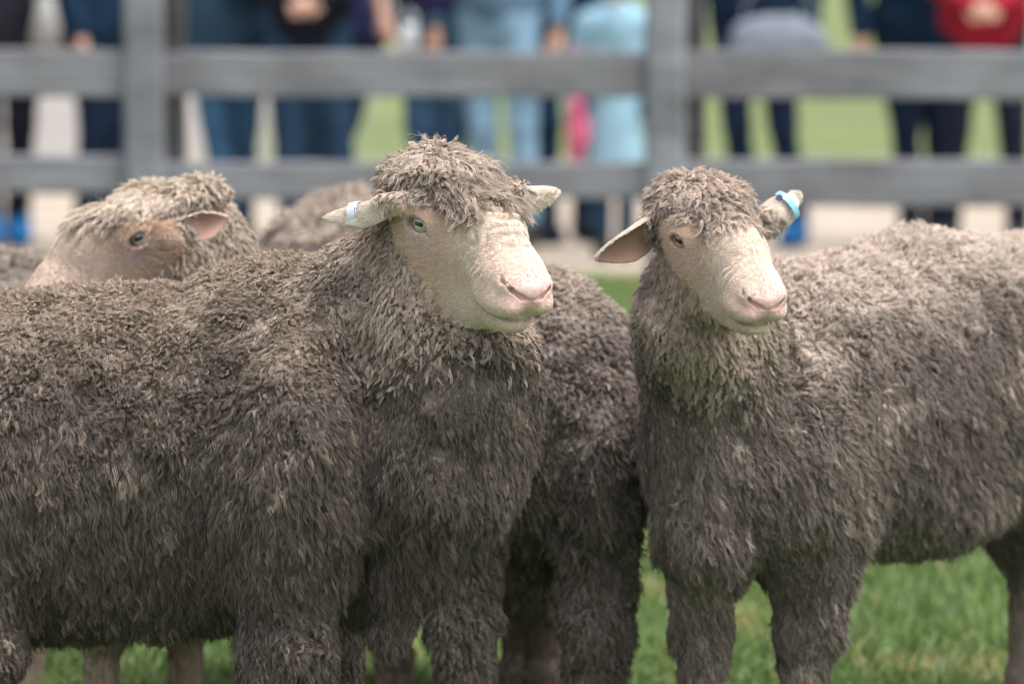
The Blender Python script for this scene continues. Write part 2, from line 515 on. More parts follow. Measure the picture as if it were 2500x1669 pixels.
# ------------------------------------------------------------------ sheep
# ---- head model, in head space: x to the nose, y to the animal's left, z up; metres
def frame(yaw, pitch, roll=0.0):
    """rows: nose, left, up of the head in the world. yaw from +x towards the camera, pitch downwards"""
    f = np.array([math.cos(yaw) * math.cos(pitch), -math.sin(yaw) * math.cos(pitch), -math.sin(pitch)])
    l = unit(np.cross([0, 0, 1.], f)); u = np.cross(f, l)
    l2 = l * math.cos(roll) + u * math.sin(roll); u2 = -l * math.sin(roll) + u * math.cos(roll)
    return np.stack([f, l2, u2])
def head_ops(O, A, sc=1.0, roman=1.0, crz=1.0):
    P_ = lambda v: O + np.asarray(v, float) * sc @ A
    def el(c, r, B=None): return ell(P_(c), np.asarray(r, float) * sc, A if B is None else B @ A)
    def co(a, b, ra, rb): return cone(P_(a), P_(b), ra * sc, rb * sc)
    ops = []
    def add(sh, k): ops.append(('+', sh, k * sc))
    def cut(sh, k): ops.append(('-', sh, k * sc))
    add(el((-.055, 0, .012), (.085, .062, .064 * crz)), .02)
    for s in (1, -1):
        add(el((.0, s * .047, .010), (.034, .024, .028)), .022)      # orbit
        add(el((-.025, s * .030, -.050), (.062, .030, .050)), .03)   # cheek
    add(co((.0, 0, .008), (.075, 0, .012), .050, .041), .03)        # forehead and nasal bridge
    add(co((.075, 0, .012), (.135, 0, -.002), .041, .034), .02)
    add(el((.062, 0, .026 * roman), (.065, .030, .028)), .02)        # the roman nose
    add(co((.04, 0, -.035), (.14, 0, -.03), .042, .032), .03)
    add(el((.150, 0, -.016), (.050, .041, .034)), .02)               # muzzle
    for s in (1, -1):
        add(el((.158, s * .021, -.033), (.040, .024, .019)), .012)   # upper lips
        add(el((.176, s * .018, -.008), (.017, .017, .014)), .01)    # nostril wings
    add(co((-.03, 0, -.078), (.11, 0, -.066), .040, .022), .03)     # lower jaw
    add(el((.146, 0, -.062), (.036, .028, .017)), .008)              # chin
    # creases
    cut(co((.2005, 0, -.022), (.197, 0, -.050), .0024, .0024), .003)                 # philtrum
    mouth = [(.204, 0, -.0495), (.193, .019, -.0545), (.170, .034, -.0565), (.142, .043, -.052), (.124, .046, -.045)]
    for s in (1, -1):
        for a, b in zip(mouth[:-1], mouth[1:]):
            cut(co((a[0], s * a[1], a[2]), (b[0], s * b[1], b[2]), .0044, .0036), .004)
        nos = [(.199, .004, -.0215), (.195, .014, -.018), (.187, .0245, -.010), (.177, .033, -.003), (.172, .0345, .003)]
        rr = [.0012, .0032, .0046, .0030, .0016]
        for i in range(4):
            cut(co((nos[i][0], s * nos[i][1], nos[i][2]), (nos[i + 1][0], s * nos[i + 1][1], nos[i + 1][2]), rr[i], rr[i + 1]), .003)
        # eye: open the lids over the eyeball
        e = EYE * np.array([1, s, 1])
        on = unit(EYN * np.array([1, s, 1]))
        cx = unit(np.cross([0, 0, 1.], on)); cz = np.cross(on, cx)
        B = np.stack([cx, on, cz])
        add(el(e + on * .0030, (.0220, .0150, .0178), B), .007)      # lids
        cut(el(e + on * .016 - cz * .0012, (.0168, .0150, .0098), B), .0020)
        cut(el(e, (.0166,) * 3), .001)
        cut(co(e + on * .012 + np.array([.011, 0, -.002]), e + on * .008 + np.array([.024, 0, -.010]), .0024, .0012), .004)   # tear duct
    return ops
EYE = np.array([.004, .0505, .008]); EYN = np.array([.40, .90, .08])
def face_mask(q, cheek=0.0, fringe=0.0):
    """1 on the short haired face, 0 in the wool (q in head space / scale)"""
    zb = np.interp(q[:, 2], [-.12, -.085, -.06, -.035, -.012, .012, .026, .040, .06], [.13, .105, .075, .040, -.012, -.026, -.018, .030, .046])
    zb = zb + fringe * sstep(.022, .034, q[:, 2]) * sstep(.052, .036, np.abs(q[:, 1]))
    zb = zb - cheek * sstep(.01, -.03, q[:, 2])
    m = sstep(-.028, .014, q[:, 0] - zb) * sstep(-.104, -.092, q[:, 2])
    return m

def ear_ops(base, tip, open_dir, width=.034, ext=None):
    base = np.asarray(base, float); tip = np.asarray(tip, float)
    L = tip - base; ln = np.linalg.norm(L); a = L / ln
    o = np.asarray(open_dir, float); o = unit(o - a * (o @ a)); wv = np.cross(a, o)
    B = np.stack([a, wv, o])
    ops = []
    c = base + a * ln * .50
    def leaf(p):
        q = (p - base) @ B.T
        t = q[:, 0] / ln
        wdt = width * np.interp(t, [-.2, 0, .25, .5, .72, .88, .97, 1.03], [.45, .62, .86, .88, .66, .38, .16, .02])
        # curled sheet: z = c*(y^2)
        zc = (q[:, 1] ** 2) / (width * 1.25) - .012 * (1 - np.clip(t, 0, 1)) - .004
        d1 = np.abs(q[:, 2] - zc) * .8 - .0021 * np.interp(t, [0, 1], [1.5, .8])
        d2 = np.abs(q[:, 1]) - wdt
        d3 = np.maximum(-q[:, 0] - .01, q[:, 0] - ln)
        return smax(smax(d1, d2 * .8, .003), d3, .003)
    leaf.c = c; leaf.r = ln * .5 + width + .02; leaf.mn = .5
    ops.append(('+', leaf, .008))
    ops.append(('+', cone(base - a * .03, base + a * ln * .22 - o * .012, .017, .010), .012))
    return ops, (base, B, ln, width)

def grow(f, V, N, Q, dens, wmask, seed, n_clumps, per, R0, length, lift, comb, rough, curl, rad, colf, K=6, dirf=None, drop=.5, clump=.75, tipr=.35, keep=None, freq=1.3, frizz=.12, lenf=None):
    """wool or hair: clumps of strands on the surface V/Q. wmask in 0..1 = where it grows"""
    r = np.random.default_rng(seed)
    T = np.concatenate([Q[:, [0, 1, 2]], Q[:, [0, 2, 3]]])
    a, b, c = V[T[:, 0]], V[T[:, 1]], V[T[:, 2]]
    ar = .5 * np.linalg.norm(np.cross(b - a, c - a), axis=1)
    wt = ar * (wmask[T].mean(1)) * (dens[T].mean(1))
    cum = np.cumsum(wt); cum /= cum[-1]
    ti = np.searchsorted(cum, r.random(n_clumps)).clip(0, len(T) - 1)
    u = r.random((n_clumps, 2)); fl = u.sum(1) > 1; u[fl] = 1 - u[fl]
    w0 = 1 - u.sum(1)
    def lerp(X): return X[T[ti, 0]] * w0[:, None] + X[T[ti, 1]] * u[:, :1] + X[T[ti, 2]] * u[:, 1:]
    P = lerp(V); Nn = nrm(lerp(N))
    n = n_clumps
    g = np.array([0, 0, -1.])
    tg = g - Nn * (Nn @ g)[:, None]
    tgl = np.linalg.norm(tg, axis=1, keepdims=True)
    tg = tg / np.maximum(tgl, .25)
    if dirf is not None:
        D = dirf(P, Nn, tg)
    else:
        D = tg * comb
    D = D + Nn * lift + noise3(P, .035, seed + 5) * rough * .8 + r.normal(0, rough * .45, (n, 3))
    # keep it out of the skin
    dn = (D * Nn).sum(1); D = D + Nn * np.maximum(.18 - dn, 0)[:, None]
    D = nrm(D)
    Lc = length * (.7 + .6 * r.random(n)) * (1 + .25 * noise(P, .05, seed + 31))
    if lenf is not None: Lc = Lc * lenf(P)
    e1 = nrm(np.cross(D, Nn + r.normal(0, .01, (n, 3)))); e2 = np.cross(D, e1)
    s = np.linspace(0, 1, K)
    ph = r.random(n) * 2 * np.pi
    fr = freq * (.7 + .6 * r.random(n))
    amp = curl * (.6 + .8 * r.random(n)) * Lc
    # clump centre line
    cl = np.empty((n, K, 3))
    for i, t in enumerate(s):
        bend = g * (drop * t * t)
        cl[:, i] = P + Lc[:, None] * (D * t + bend * t * .5)
        am = (amp * t ** .8)[:, None]
        cl[:, i] += e1 * (np.sin(2 * np.pi * fr * t + ph)[:, None] * am) + e2 * (np.cos(2 * np.pi * fr * t + ph)[:, None] * am)
    # strands
    th = r.random((n, per)) * 2 * np.pi; ro = np.sqrt(r.random((n, per))) * R0 * (.7 + .6 * r.random((n, 1)))
    off = np.cos(th)[..., None] * ro[..., None] * e1[:, None] + np.sin(th)[..., None] * ro[..., None] * np.cross(Nn, e1)[:, None]
    pts = np.empty((n, per, K, 3), np.float32)
    fz = r.normal(0, 1, (n, per, 3)); ph2 = r.random((n, per)) * 6.28
    ls = .8 + .35 * r.random((n, per, 1))
    for i, t in enumerate(s):
        base = P[:, None] + (cl[:, i] - P)[:, None] * ls
        pts[:, :, i] = base + off * (1 - clump * t ** .8) + fz * (frizz * Lc[:, None, None] * t * .5) * np.sin(ph2 + 5 * t)[..., None]
    pts = pts.reshape(n * per, K, 3)
    rd = rad * (1 - (1 - tipr) * s[None, :] ** 1.6) * (.75 + .5 * r.random((n * per, 1)))
    cc = colf(P, Nn, r)
    cc = np.repeat(cc, per, 0) * (1 + r.normal(0, .13, (n * per, 1)))
    return pts, rd, np.clip(cc, .005, .95)

def mixc(a, b, t): return np.asarray(a) * (1 - t) + np.asarray(b) * t
def facing_density(P, N, back=.25):
    """thin the fleece that faces well away from the viewpoint side"""
    v = nrm(np.array([0, 0, CAM_Z]) - P)
    d = (v * N).sum(1)
    return np.where(d > -.25, 1.0, back)

def eye_mat(name, iris, iris2):
    m, t, b = mat_new(name)
    L = t.links.new
    tc = t.nodes.new('ShaderNodeTexCoord'); sp = t.nodes.new('ShaderNodeSeparateXYZ')
    L(tc.outputs['Object'], sp.inputs[0])
    def mth(op, a, bb=0.0, clamp=False):
        n = t.nodes.new('ShaderNodeMath'); n.operation = op; n.use_clamp = clamp
        for k, v in enumerate((a, bb)):
            if isinstance(v, (int, float)): n.inputs[k].default_value = v
            else: L(v, n.inputs[k])
        return n.outputs[0]
    y, z = sp.outputs['Y'], sp.outputs['Z']
    # pupil: wide rounded bar
    py = mth('MAXIMUM', mth('SUBTRACT', mth('ABSOLUTE', y), .0044), 0)
    d = mth('SQRT', mth('ADD', mth('MULTIPLY', py, py), mth('MULTIPLY', z, z)))
    pup = mth('MULTIPLY', mth('SUBTRACT', d, .0031), 3000, True)
    rad = mth('SQRT', mth('ADD', mth('MULTIPLY', y, y), mth('MULTIPLY', z, z)))
    limb = mth('MULTIPLY', mth('SUBTRACT', rad, .0120), 900, True)
    n = t.nodes.new('ShaderNodeTexNoise'); n.inputs['Scale'].default_value = 900
    L(tc.outputs['Object'], n.inputs['Vector'])
    def mix(fac, a, bb):
        x = t.nodes.new('ShaderNodeMix'); x.data_type = 'RGBA'
        L(fac, x.inputs[0])
        for k, v in ((6, a), (7, bb)):
            if isinstance(v, tuple): x.inputs[k].default_value = (*v, 1)
            else: L(v, x.inputs[k])
        return x.outputs[2]
    c = mix(n.outputs['Fac'], iris, iris2)
    c = mix(pup, (.004, .004, .006), c)
    c = mix(limb, c, (.16, .12, .105))
    L(c, b.inputs['Base Color'])
    b.inputs['Roughness'].default_value = .3
    b.inputs['Coat Weight'].default_value = 1.0
    b.inputs['Coat Roughness'].default_value = .03
    return m
M_EYE_PALE = eye_mat('eye_pale', (.58, .56, .49), (.42, .40, .34))
M_EYE_AMBER = eye_mat('eye_amber', (.66, .44, .20), (.46, .29, .11))

def ball(name, r, mat, nu=32, nv=20):
    th = np.linspace(0, np.pi, nv + 1); ph = np.linspace(0, 2 * np.pi, nu, endpoint=False)
    V = np.array([[r * math.cos(a), r * math.sin(a) * math.cos(b), r * math.sin(a) * math.sin(b)] for a in th for b in ph])
    # cornea bulge at +x
    k = V[:, 0] / r
    V[:, 0] += np.clip((k - .72) / .28, 0, 1) ** 2 * .0008
    Q = [[i * nu + j, i * nu + (j + 1) % nu, (i + 1) * nu + (j + 1) % nu, (i + 1) * nu + j] for i in range(nv) for j in range(nu)]
    return quad_mesh(name, V, np.array(Q)[:, ::-1], mat)
def place_eye(O, A, sc, s, mat, look=(0, 0, 0)):
    from mathutils import Matrix
    e = O + (EYE * np.array([1, s, 1]) * sc) @ A
    e = e + unit(EYN * np.array([1, s, 1])) @ A * .0010
    on = unit(unit(EYN * np.array([1, s, 1])) @ A + np.array(look))
    cz = unit(A[2] - on * (A[2] @ on)); cy = np.cross(cz, on)
    o = ball('eye', .0163 * sc, mat)
    M = Matrix.Identity(4)
    for i in range(3):
        M[i][0] = on[i]; M[i][1] = cy[i]; M[i][2] = cz[i]; M[i][3] = e[i]
    o.matrix_world = M
    return o

def tag_band(name, pos, axis, tilt, rx, rz, width, mat, arc=(0, 360), up=(0, 0, 1.)):
    """a bent plastic ear tag: band of given width round an ear whose length runs along axis"""
    a = unit(axis); u = unit(np.asarray(up) - a * (np.asarray(up) @ a)); v = np.cross(a, u)
    V, Q = [], []
    n = 28
    for i in range(n + 1):
        t = R(arc[0] + (arc[1] - arc[0]) * i / n)
        for dr, da in ((0, -.5), (0, .5), (.0014, .5), (.0014, -.5)):
            V.append(np.asarray(pos) + a * da * width + u * (rz + dr) * math.cos(t) + v * (rx + dr) * math.sin(t))
    for i in range(n):
        for k in range(4):
            k2 = (k + 1) % 4
            Q.append([i * 4 + k, i * 4 + k2, (i + 1) * 4 + k2, (i + 1) * 4 + k])
    Q.append([0, 3, 2, 1]); Q.append([n * 4 + z for z in (0, 1, 2, 3)])
    return quad_mesh(name, np.array(V), np.array(Q), mat, smooth=False)

PALE = np.array([.76, .595, .48]); PINK = np.array([.72, .44, .41]); TAN = np.array([.48, .35, .26]); WHITE = np.array([.84, .735, .65])
def sheep(name, label, ops, head, lo, hi, seed, wool, ears=(), eye=M_EYE_PALE, eyes=(1, -1), legs_short=None, v=.009, base=(0, 0, 0), fv=.0017, group=None, cheek=0., tagf=None, knot=None, bald=None):
    t0 = time.time()
    r = np.random.default_rng(seed)
    O, A, sc = head['O'], head['A'], head['sc']
    allops = list(ops) + head_ops(O, A, sc, head.get('roman', 1), head.get('crz', 1))
    einfo = []
    for e in ears:
        eo, inf = ear_ops(*e); allops += eo; einfo.append(inf)
    f = build_sdf(allops)
    pts = [O + np.array([x, y, z]) * sc @ A for x in (-.05, .215) for y in (-.08, .08) for z in (-.10, .07)]
    for inf in einfo: pts += [inf[0], inf[0] + inf[1][0] * inf[2]]
    pts = np.array(pts)
    fine = (pts.min(0) - .012, pts.max(0) + .012, fv)
    V, Q = mesh_sdf(f, lo, hi, v, fine)
    N = grad(f, V)
    for _ in range(2): V = V - N * np.clip(f(V), -.004, .004)[:, None] * .8
    N = grad(f, V, .0012)
    q = ((V - O) @ A.T) / sc
    inhead = ((q[:, 0] > -.16) & (np.abs(q[:, 1]) < .10) & (np.abs(q[:, 2]) < .13)).astype(float)
    hd = sstep(.26, .20, np.linalg.norm(q - np.array([.06, 0, -.02]), axis=1))
    fm = face_mask(q, cheek, head.get('fringe', .0)) * hd
    em = np.zeros(len(V)); einn = np.zeros(len(V))
    for ei, (b0, B, ln, wd) in enumerate(einfo):
        inf_w = (head.get('earwool', (.005, .03)), (.005, .03))[min(ei, 1)]
        z = (V - b0) @ B.T
        m = ((z[:, 0] > .012) & (z[:, 0] < ln + .01) & (np.abs(z[:, 1]) < wd * 1.3) & (np.abs(z[:, 2]) < .04)).astype(float)
        zc = (z[:, 1] ** 2) / (wd * 1.25) - .012 * (1 - np.clip(z[:, 0] / ln, 0, 1)) - .004
        m *= sstep(inf_w[0], inf_w[1], z[:, 0]) * sstep(.015, .010, np.abs(z[:, 2] - zc))
        em = np.maximum(em, m)
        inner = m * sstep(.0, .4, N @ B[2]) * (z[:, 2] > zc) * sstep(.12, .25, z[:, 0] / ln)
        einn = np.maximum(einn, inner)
    lm = legs_short(V) if legs_short is not None else np.zeros(len(V))
    bare = np.clip(fm + em + lm, 0, 1)
    # folds of the skin over the nose
    wr = sstep(.050, .075, q[:, 0]) * sstep(.152, .140, q[:, 0]) * sstep(-.045, -.01, q[:, 2]) * fm
    phs = (q[:, 0] + 5.5 * q[:, 1] ** 2 + .25 * np.maximum(0, -q[:, 2])) / .0125 * 2 * np.pi + noise(q, .02, seed) * 3.4
    dsp = wr * (.0018 * np.sin(phs) * (.6 + .6 * noise(q, .018, seed + 33)) + .0010 * noise(q, .006, seed + 2)) * head.get('wrinkle', 1)
    cr = np.exp(-((q[:, 0] + 3.5 * q[:, 1] ** 2 - .146) / .0032) ** 2) * sstep(-.03, .0, q[:, 2]) * fm
    dsp -= .0034 * cr * head.get('wrinkle', 1)
    dsp += fm * (.0010 * noise(q, .024, seed + 8) + .00015 * noise(q, .006, seed + 9)) * sstep(.022, .034, np.linalg.norm(np.stack([q[:, 0], np.abs(q[:, 1]), q[:, 2]], 1) - EYE, axis=1))
    wo = 1 - bare
    dsp += wo * (1 - inhead * .6) * (.007 * noise(V, .05, seed + 3) + .005 * noise(V, .022, seed + 4))
    V = V + N * dsp[:, None]
    N2 = grad(f, V - N * dsp[:, None], .0012)
    # ---- colour of the skin and short hair
    wb = np.array(wool['base'])
    n1 = noise(q, .02, seed + 21)[:, None] * .5 + .5; n2 = noise(q, .007, seed + 22)[:, None] * .5 + .5
    def skin_col(q, Vp):
        n1 = noise(q, .022, seed + 21)[:, None] * .5 + .5; n2 = noise(q, .006, seed + 22)[:, None] * .5 + .5
        c = mixc(PALE, WHITE, sstep(.02, .10, q[:, 0])[:, None] * .8)
        dirty = head.get('dirt', .6) * sstep(.5, .85, n1) * .5 + .12 * head.get('dirt', .6) * sstep(.6, .9, n2)
        side = sstep(.10, -.02, q[:, 0])[:, None] * sstep(.02, .05, np.abs(q[:, 1]))[:, None] * head.get('dirt', .6)
        c = mixc(c, TAN, np.clip(dirty + side * .15, 0, .85))
        c = c * np.array(head.get('face', (1, 1, 1)))
        # pale pink skin round the eye
        qm = np.stack([q[:, 0], np.abs(q[:, 1]), q[:, 2]], 1)
        de = np.linalg.norm((qm - (EYE + np.array([.012, .008, -.012]))) / np.array([1.5, 1, .9]), axis=1)
        c = mixc(c, np.array([.78, .60, .56]), (sstep(.028, .014, de) * .8)[:, None])
        on = unit(EYN); cx = unit(np.cross([0, 0, 1.], on)); cz = np.cross(on, cx)
        qe = (q * np.array([1, 0, 1]) + np.abs(q) * np.array([0, 1, 0]) - (EYE + on * .016)) @ np.stack([cx, on, cz]).T
        dl = np.linalg.norm(qe / np.array([.0168, .0150, .0105]), axis=1)
        c = mixc(c, np.array([.13, .075, .065]), (sstep(1.25, 1.04, dl) * .5)[:, None])
        br = np.exp(-(((q[:, 0] - .190) / .036) ** 2 + (q[:, 1] / .050) ** 2 + ((q[:, 2] + .024) / .034) ** 2))
        c = mixc(c, np.array([.80, .60, .55]), np.clip(br * .8, 0, .7)[:, None])
        # pink nose leather
        nm = np.exp(-(((q[:, 0] - .200) / .022) ** 2 + (q[:, 1] / .030) ** 2 + ((q[:, 2] + .018) / .016) ** 2))
        c = mixc(c, PINK, np.clip(nm * 1.25, 0, .9)[:, None])
        zm = np.interp(q[:, 0], [.12, .142, .170, .193, .205], [-.045, -.052, -.0565, -.0545, -.0495])
        lip = np.exp(-(((q[:, 2] - zm) / .0035) ** 2)) * sstep(.118, .13, q[:, 0])  # darker inner lip skin, plus shade of the mouth line painted in
        c = mixc(c, np.array([.26, .15, .13]), (lip * .75)[:, None])
        spots = (noise(q, .003, seed + 40) > .88) & (nm > .35)
        c = np.where(spots[:, None], c * .5, c)
        return c
    cs = skin_col(q, V)
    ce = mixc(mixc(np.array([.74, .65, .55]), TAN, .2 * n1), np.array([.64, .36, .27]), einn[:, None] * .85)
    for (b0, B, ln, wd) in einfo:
        dk = sstep(.40, .12, ((V - b0) @ B[0]) / ln) * einn  # dark skin inside the ear, with painted shade towards its base
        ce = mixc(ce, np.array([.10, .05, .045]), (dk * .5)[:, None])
    cl_ = mixc(np.array(wool.get('leg', (.34, .27, .22))), TAN, n1 * .5)
    c = wb * .8 * np.ones((len(V), 1))
    c = c * (1 - fm[:, None]) + cs * fm[:, None]
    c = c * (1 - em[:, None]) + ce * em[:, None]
    c = c * (1 - lm[:, None]) + cl_ * lm[:, None]
    body = quad_mesh('body', V, Q, M_SKIN, cols=c)
    kids = [body]
    D = facing_density(V, N, wool.get('back', .3))
    neck = O + np.array([-.08, 0, -.02]) * sc @ A
    headz = lambda P: sstep(.29, .11, np.linalg.norm(P - neck, axis=1))
    # ---- fleece
    tone = wool['tone']
    def wcol(P, Nn, rr):
        a = noise(P, .09, seed + 50)[:, None] * .5 + .5; b = noise(P, .018, seed + 51)[:, None] * .5 + .5
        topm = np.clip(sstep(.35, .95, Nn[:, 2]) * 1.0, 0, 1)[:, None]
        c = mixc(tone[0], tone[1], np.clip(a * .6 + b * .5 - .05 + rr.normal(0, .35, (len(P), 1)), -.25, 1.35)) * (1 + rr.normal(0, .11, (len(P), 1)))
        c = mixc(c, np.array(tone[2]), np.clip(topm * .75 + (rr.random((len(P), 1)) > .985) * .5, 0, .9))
        tuft = (noise(P, .013, seed + 55) > .62) & (noise(P, .16, seed + 56) > .15) & (Nn[:, 2] < .5)
        c = np.where(tuft[:, None], mixc(c, np.array(tone[2]) * 1.05, .55), c)
        return c
    W_ = wo * (1 - headz(V))
    n = wool['n']
    topl = lambda P: 1.0
    zt, zb2 = wool.get('ztop', .8), wool.get('zbot', .3)
    def dirbody(P, Nn, tg):
        top = sstep(.5, .95, Nn[:, 2])[:, None]
        fx = np.array(wool.get('flow', (0, 0, 0)))
        return tg * wool['comb'] * (1 - .75 * top) + fx * (1 - top * .3) + noise3(P, .06, seed + 77) * top * .7
    def lenb(P):
        z = P[:, 2]
        return np.interp(z, [zb2 - .2, zb2, zb2 + .15, zt - .15, zt], [.45, .75, 1.1, .8, .55])
    nz = sstep(.02, .75, N[:, 2] + .3 * noise(V, .07, seed + 90))
    wl = wool['len']
    nk = O + np.array([-.03, 0, -.03]) * sc @ A
    def lenc(P):
        L_ = lenb(P) * (.42 + .58 * sstep(.15, .36, np.linalg.norm(P - nk, axis=1)))
        return L_ * (1 + .28 * noise(P, .022, seed + 71))
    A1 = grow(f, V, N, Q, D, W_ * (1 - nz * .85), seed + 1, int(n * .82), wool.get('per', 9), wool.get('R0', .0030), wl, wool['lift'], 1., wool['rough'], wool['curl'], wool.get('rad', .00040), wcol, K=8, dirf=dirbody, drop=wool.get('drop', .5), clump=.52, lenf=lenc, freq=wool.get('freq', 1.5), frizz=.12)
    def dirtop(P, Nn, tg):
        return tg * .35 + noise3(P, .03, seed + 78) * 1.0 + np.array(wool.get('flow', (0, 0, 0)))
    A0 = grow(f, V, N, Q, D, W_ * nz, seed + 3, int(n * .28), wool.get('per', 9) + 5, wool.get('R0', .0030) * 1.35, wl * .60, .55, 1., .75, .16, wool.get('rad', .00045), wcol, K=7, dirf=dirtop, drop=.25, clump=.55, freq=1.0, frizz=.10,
              lenf=lambda P: (1 + .35 * noise(P, .02, seed + 72)) * (.55 + .45 * sstep(.15, .36, np.linalg.norm(P - nk, axis=1))))
    # a few loose fine fibres that catch the light at the edge
    A2 = grow(f, V, N, Q, D, W_, seed + 2, n // 8, 2, .004, wl * .8, wool['lift'] * 1.6, 1., wool['rough'] * 1.6, wool['curl'] * 1.6, .00018, wcol, K=6, dirf=dirbody, drop=.3, clump=.2, lenf=lenc, frizz=.3)
    kids.append(strands('fleece', [A1, A0, A2], M_WOOL))
    # ---- wool of the poll and cheeks
    Wh = wo * headz(V)
    kt = wool['knot']
    def kcol(P, Nn, rr):
        b = noise(P, .02, seed + 61)[:, None] * .5 + .5
        c = mixc(kt[0], kt[1], np.clip(b + rr.normal(0, .4, (len(P), 1)), -.2, 1.3))
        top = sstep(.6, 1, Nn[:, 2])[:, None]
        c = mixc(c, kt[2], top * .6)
        ql = ((P - O) @ A.T) / sc
        ck = sstep(.035, .01, ql[:, 2]) * sstep(-.075, .01, ql[:, 0])
        c = mixc(wcol(P, Nn, rr), c, sstep(.25, .14, np.linalg.norm(P - neck, axis=1))[:, None])
        return mixc(c, np.array([.50, .405, .325]), (ck * .6)[:, None]) * (1 + rr.normal(0, .12, (len(P), 1)))
    def dirhead(P, Nn, tg):
        ql = ((P - O) @ A.T) / sc
        fwd = A[0] * sstep(-.12, -.01, ql[:, 0])[:, None] * sstep(.0, .04, ql[:, 2])[:, None] * 1.1
        fwd = fwd * (.25 + .75 * sstep(.055, .030, np.abs(ql[:, 1])))[:, None]
        side = (np.sign(ql[:, 1]) * sstep(.01, .05, np.abs(ql[:, 1])))[:, None] * A[1] * .25 * sstep(.0, .04, ql[:, 2])[:, None]
        return tg * .75 + fwd + side
    def lenh(P):
        ql = ((P - O) @ A.T) / sc
        top = sstep(.005, .03, ql[:, 2])
        mid = sstep(.052, .030, np.abs(ql[:, 1]))
        mid2 = 1 + .45 * mid * sstep(-.03, .02, ql[:, 0])
        near_eye = sstep(.075, .030, np.linalg.norm(np.stack([ql[:, 0], np.abs(ql[:, 1]), ql[:, 2]], 1) - (EYE + np.array([0, .008, .012])), axis=1))
        return (.48 + .52 * top) * mid2 * (1 - .72 * near_eye * (1 - .75 * mid))
    nh = wool.get('nh', 6500)
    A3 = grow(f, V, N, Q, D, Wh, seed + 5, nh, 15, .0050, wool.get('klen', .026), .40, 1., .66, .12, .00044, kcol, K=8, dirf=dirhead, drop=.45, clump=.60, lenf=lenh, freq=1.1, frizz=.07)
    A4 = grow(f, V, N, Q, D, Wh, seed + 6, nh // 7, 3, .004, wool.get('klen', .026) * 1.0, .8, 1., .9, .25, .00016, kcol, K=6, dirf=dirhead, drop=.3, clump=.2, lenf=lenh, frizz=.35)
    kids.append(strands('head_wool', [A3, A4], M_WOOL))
    # ---- short hair of the face, ears and lower legs
    nose = np.exp(-(((q[:, 0] - .198) / .022) ** 2 + (q[:, 1] / .030) ** 2 + ((q[:, 2] + .014) / .017) ** 2))
    eyeball = np.ones(len(V))
    for s in (1, -1):
        dd = np.linalg.norm(q - EYE * np.array([1, s, 1]), axis=1)
        eyeball = np.minimum(eyeball, sstep(.0190, .0235, dd))
    mth_ = np.exp(-((q[:, 2] - np.interp(q[:, 0], [.12, .142, .170, .193, .205], [-.045, -.052, -.0565, -.0545, -.0495])) / .0045) ** 2) * sstep(.115, .13, q[:, 0])
    hm = np.clip(fm + em, 0, 1) * (1 - .97 * np.clip(nose * 1.9, 0, 1)) * (1 - .97 * mth_) * eyeball * (1 - einn)
    if 'tag' in head:
        tp, ta = head['tag']; ta = unit(ta)
        dv = V - tp; al = np.abs(dv @ ta)
        hm = hm * (1 - (al < .010) * (np.linalg.norm(dv, axis=1) < .04))
    def fcol(P, Nn, rr):
        ql = ((P - O) @ A.T) / sc
        c = skin_col(ql, P)
        for (b0, B, ln, wd) in einfo:
            z = (P - b0) @ B.T
            zc = (z[:, 1] ** 2) / (wd * 1.25) - .012 * (1 - np.clip(z[:, 0] / ln, 0, 1)) - .004
            m = (z[:, 0] > .02) & (np.abs(z[:, 1]) < wd * 1.3) & (np.abs(z[:, 2] - zc) < .011) & (z[:, 0] < ln + .02)
            c[m] = (.76, .67, .57)
        return c * (1 + rr.normal(0, .10, (len(P), 1)))
    def dirface(P, Nn, tg):
        ql = ((P - O) @ A.T) / sc
        return -A[0] * .55 + tg * .35 + A[1] * (np.sign(ql[:, 1]) * .3)[:, None]
    def lenf(P):
        ql = ((P - O) @ A.T) / sc
        ear = np.zeros(len(P))
        for (b0, B, ln, wd) in einfo: ear = np.maximum(ear, sstep(.045, .06, np.linalg.norm(P - O, axis=1) / sc - .03) * (np.linalg.norm(P - (b0 + B[0] * ln * .55), axis=1) < ln * .62))
        ney = sstep(.042, .024, np.linalg.norm(np.stack([ql[:, 0], np.abs(ql[:, 1]), ql[:, 2]], 1) - EYE, axis=1))
        return (1 - ear * .72) * (1 - .72 * ney) * np.interp(ql[:, 0], [-.06, .0, .05, .08, .16, .2], [3.2, 2.4, 1.4, .75, .5, .5]) * (1 + .9 * sstep(-.062, -.078, ql[:, 2]))
    A5 = grow(f, V, N, Q, D, hm, seed + 7, wool.get('nf', 40000), 4, .0016, .0040, .27, 1., .18, .03, .00017, fcol, K=4, dirf=dirface, drop=.1, clump=.15, lenf=lenf, freq=.6, frizz=.15)
    kids.append(strands('face_hair', [A5], M_HAIR))
    if lm.max() > 0:
        lc = np.array(wool.get('leg', (.34, .27, .22)))
        A6 = grow(f, V, N, Q, D, lm, seed + 8, 6000, 4, .002, .011, .4, 1., .25, .05, .0003, lambda P, Nn, rr: lc * (.8 + .5 * rr.random((len(P), 1))), K=4, drop=.2, clump=.4)
        kids.append(strands('leg_hair', [A6], M_HAIR))
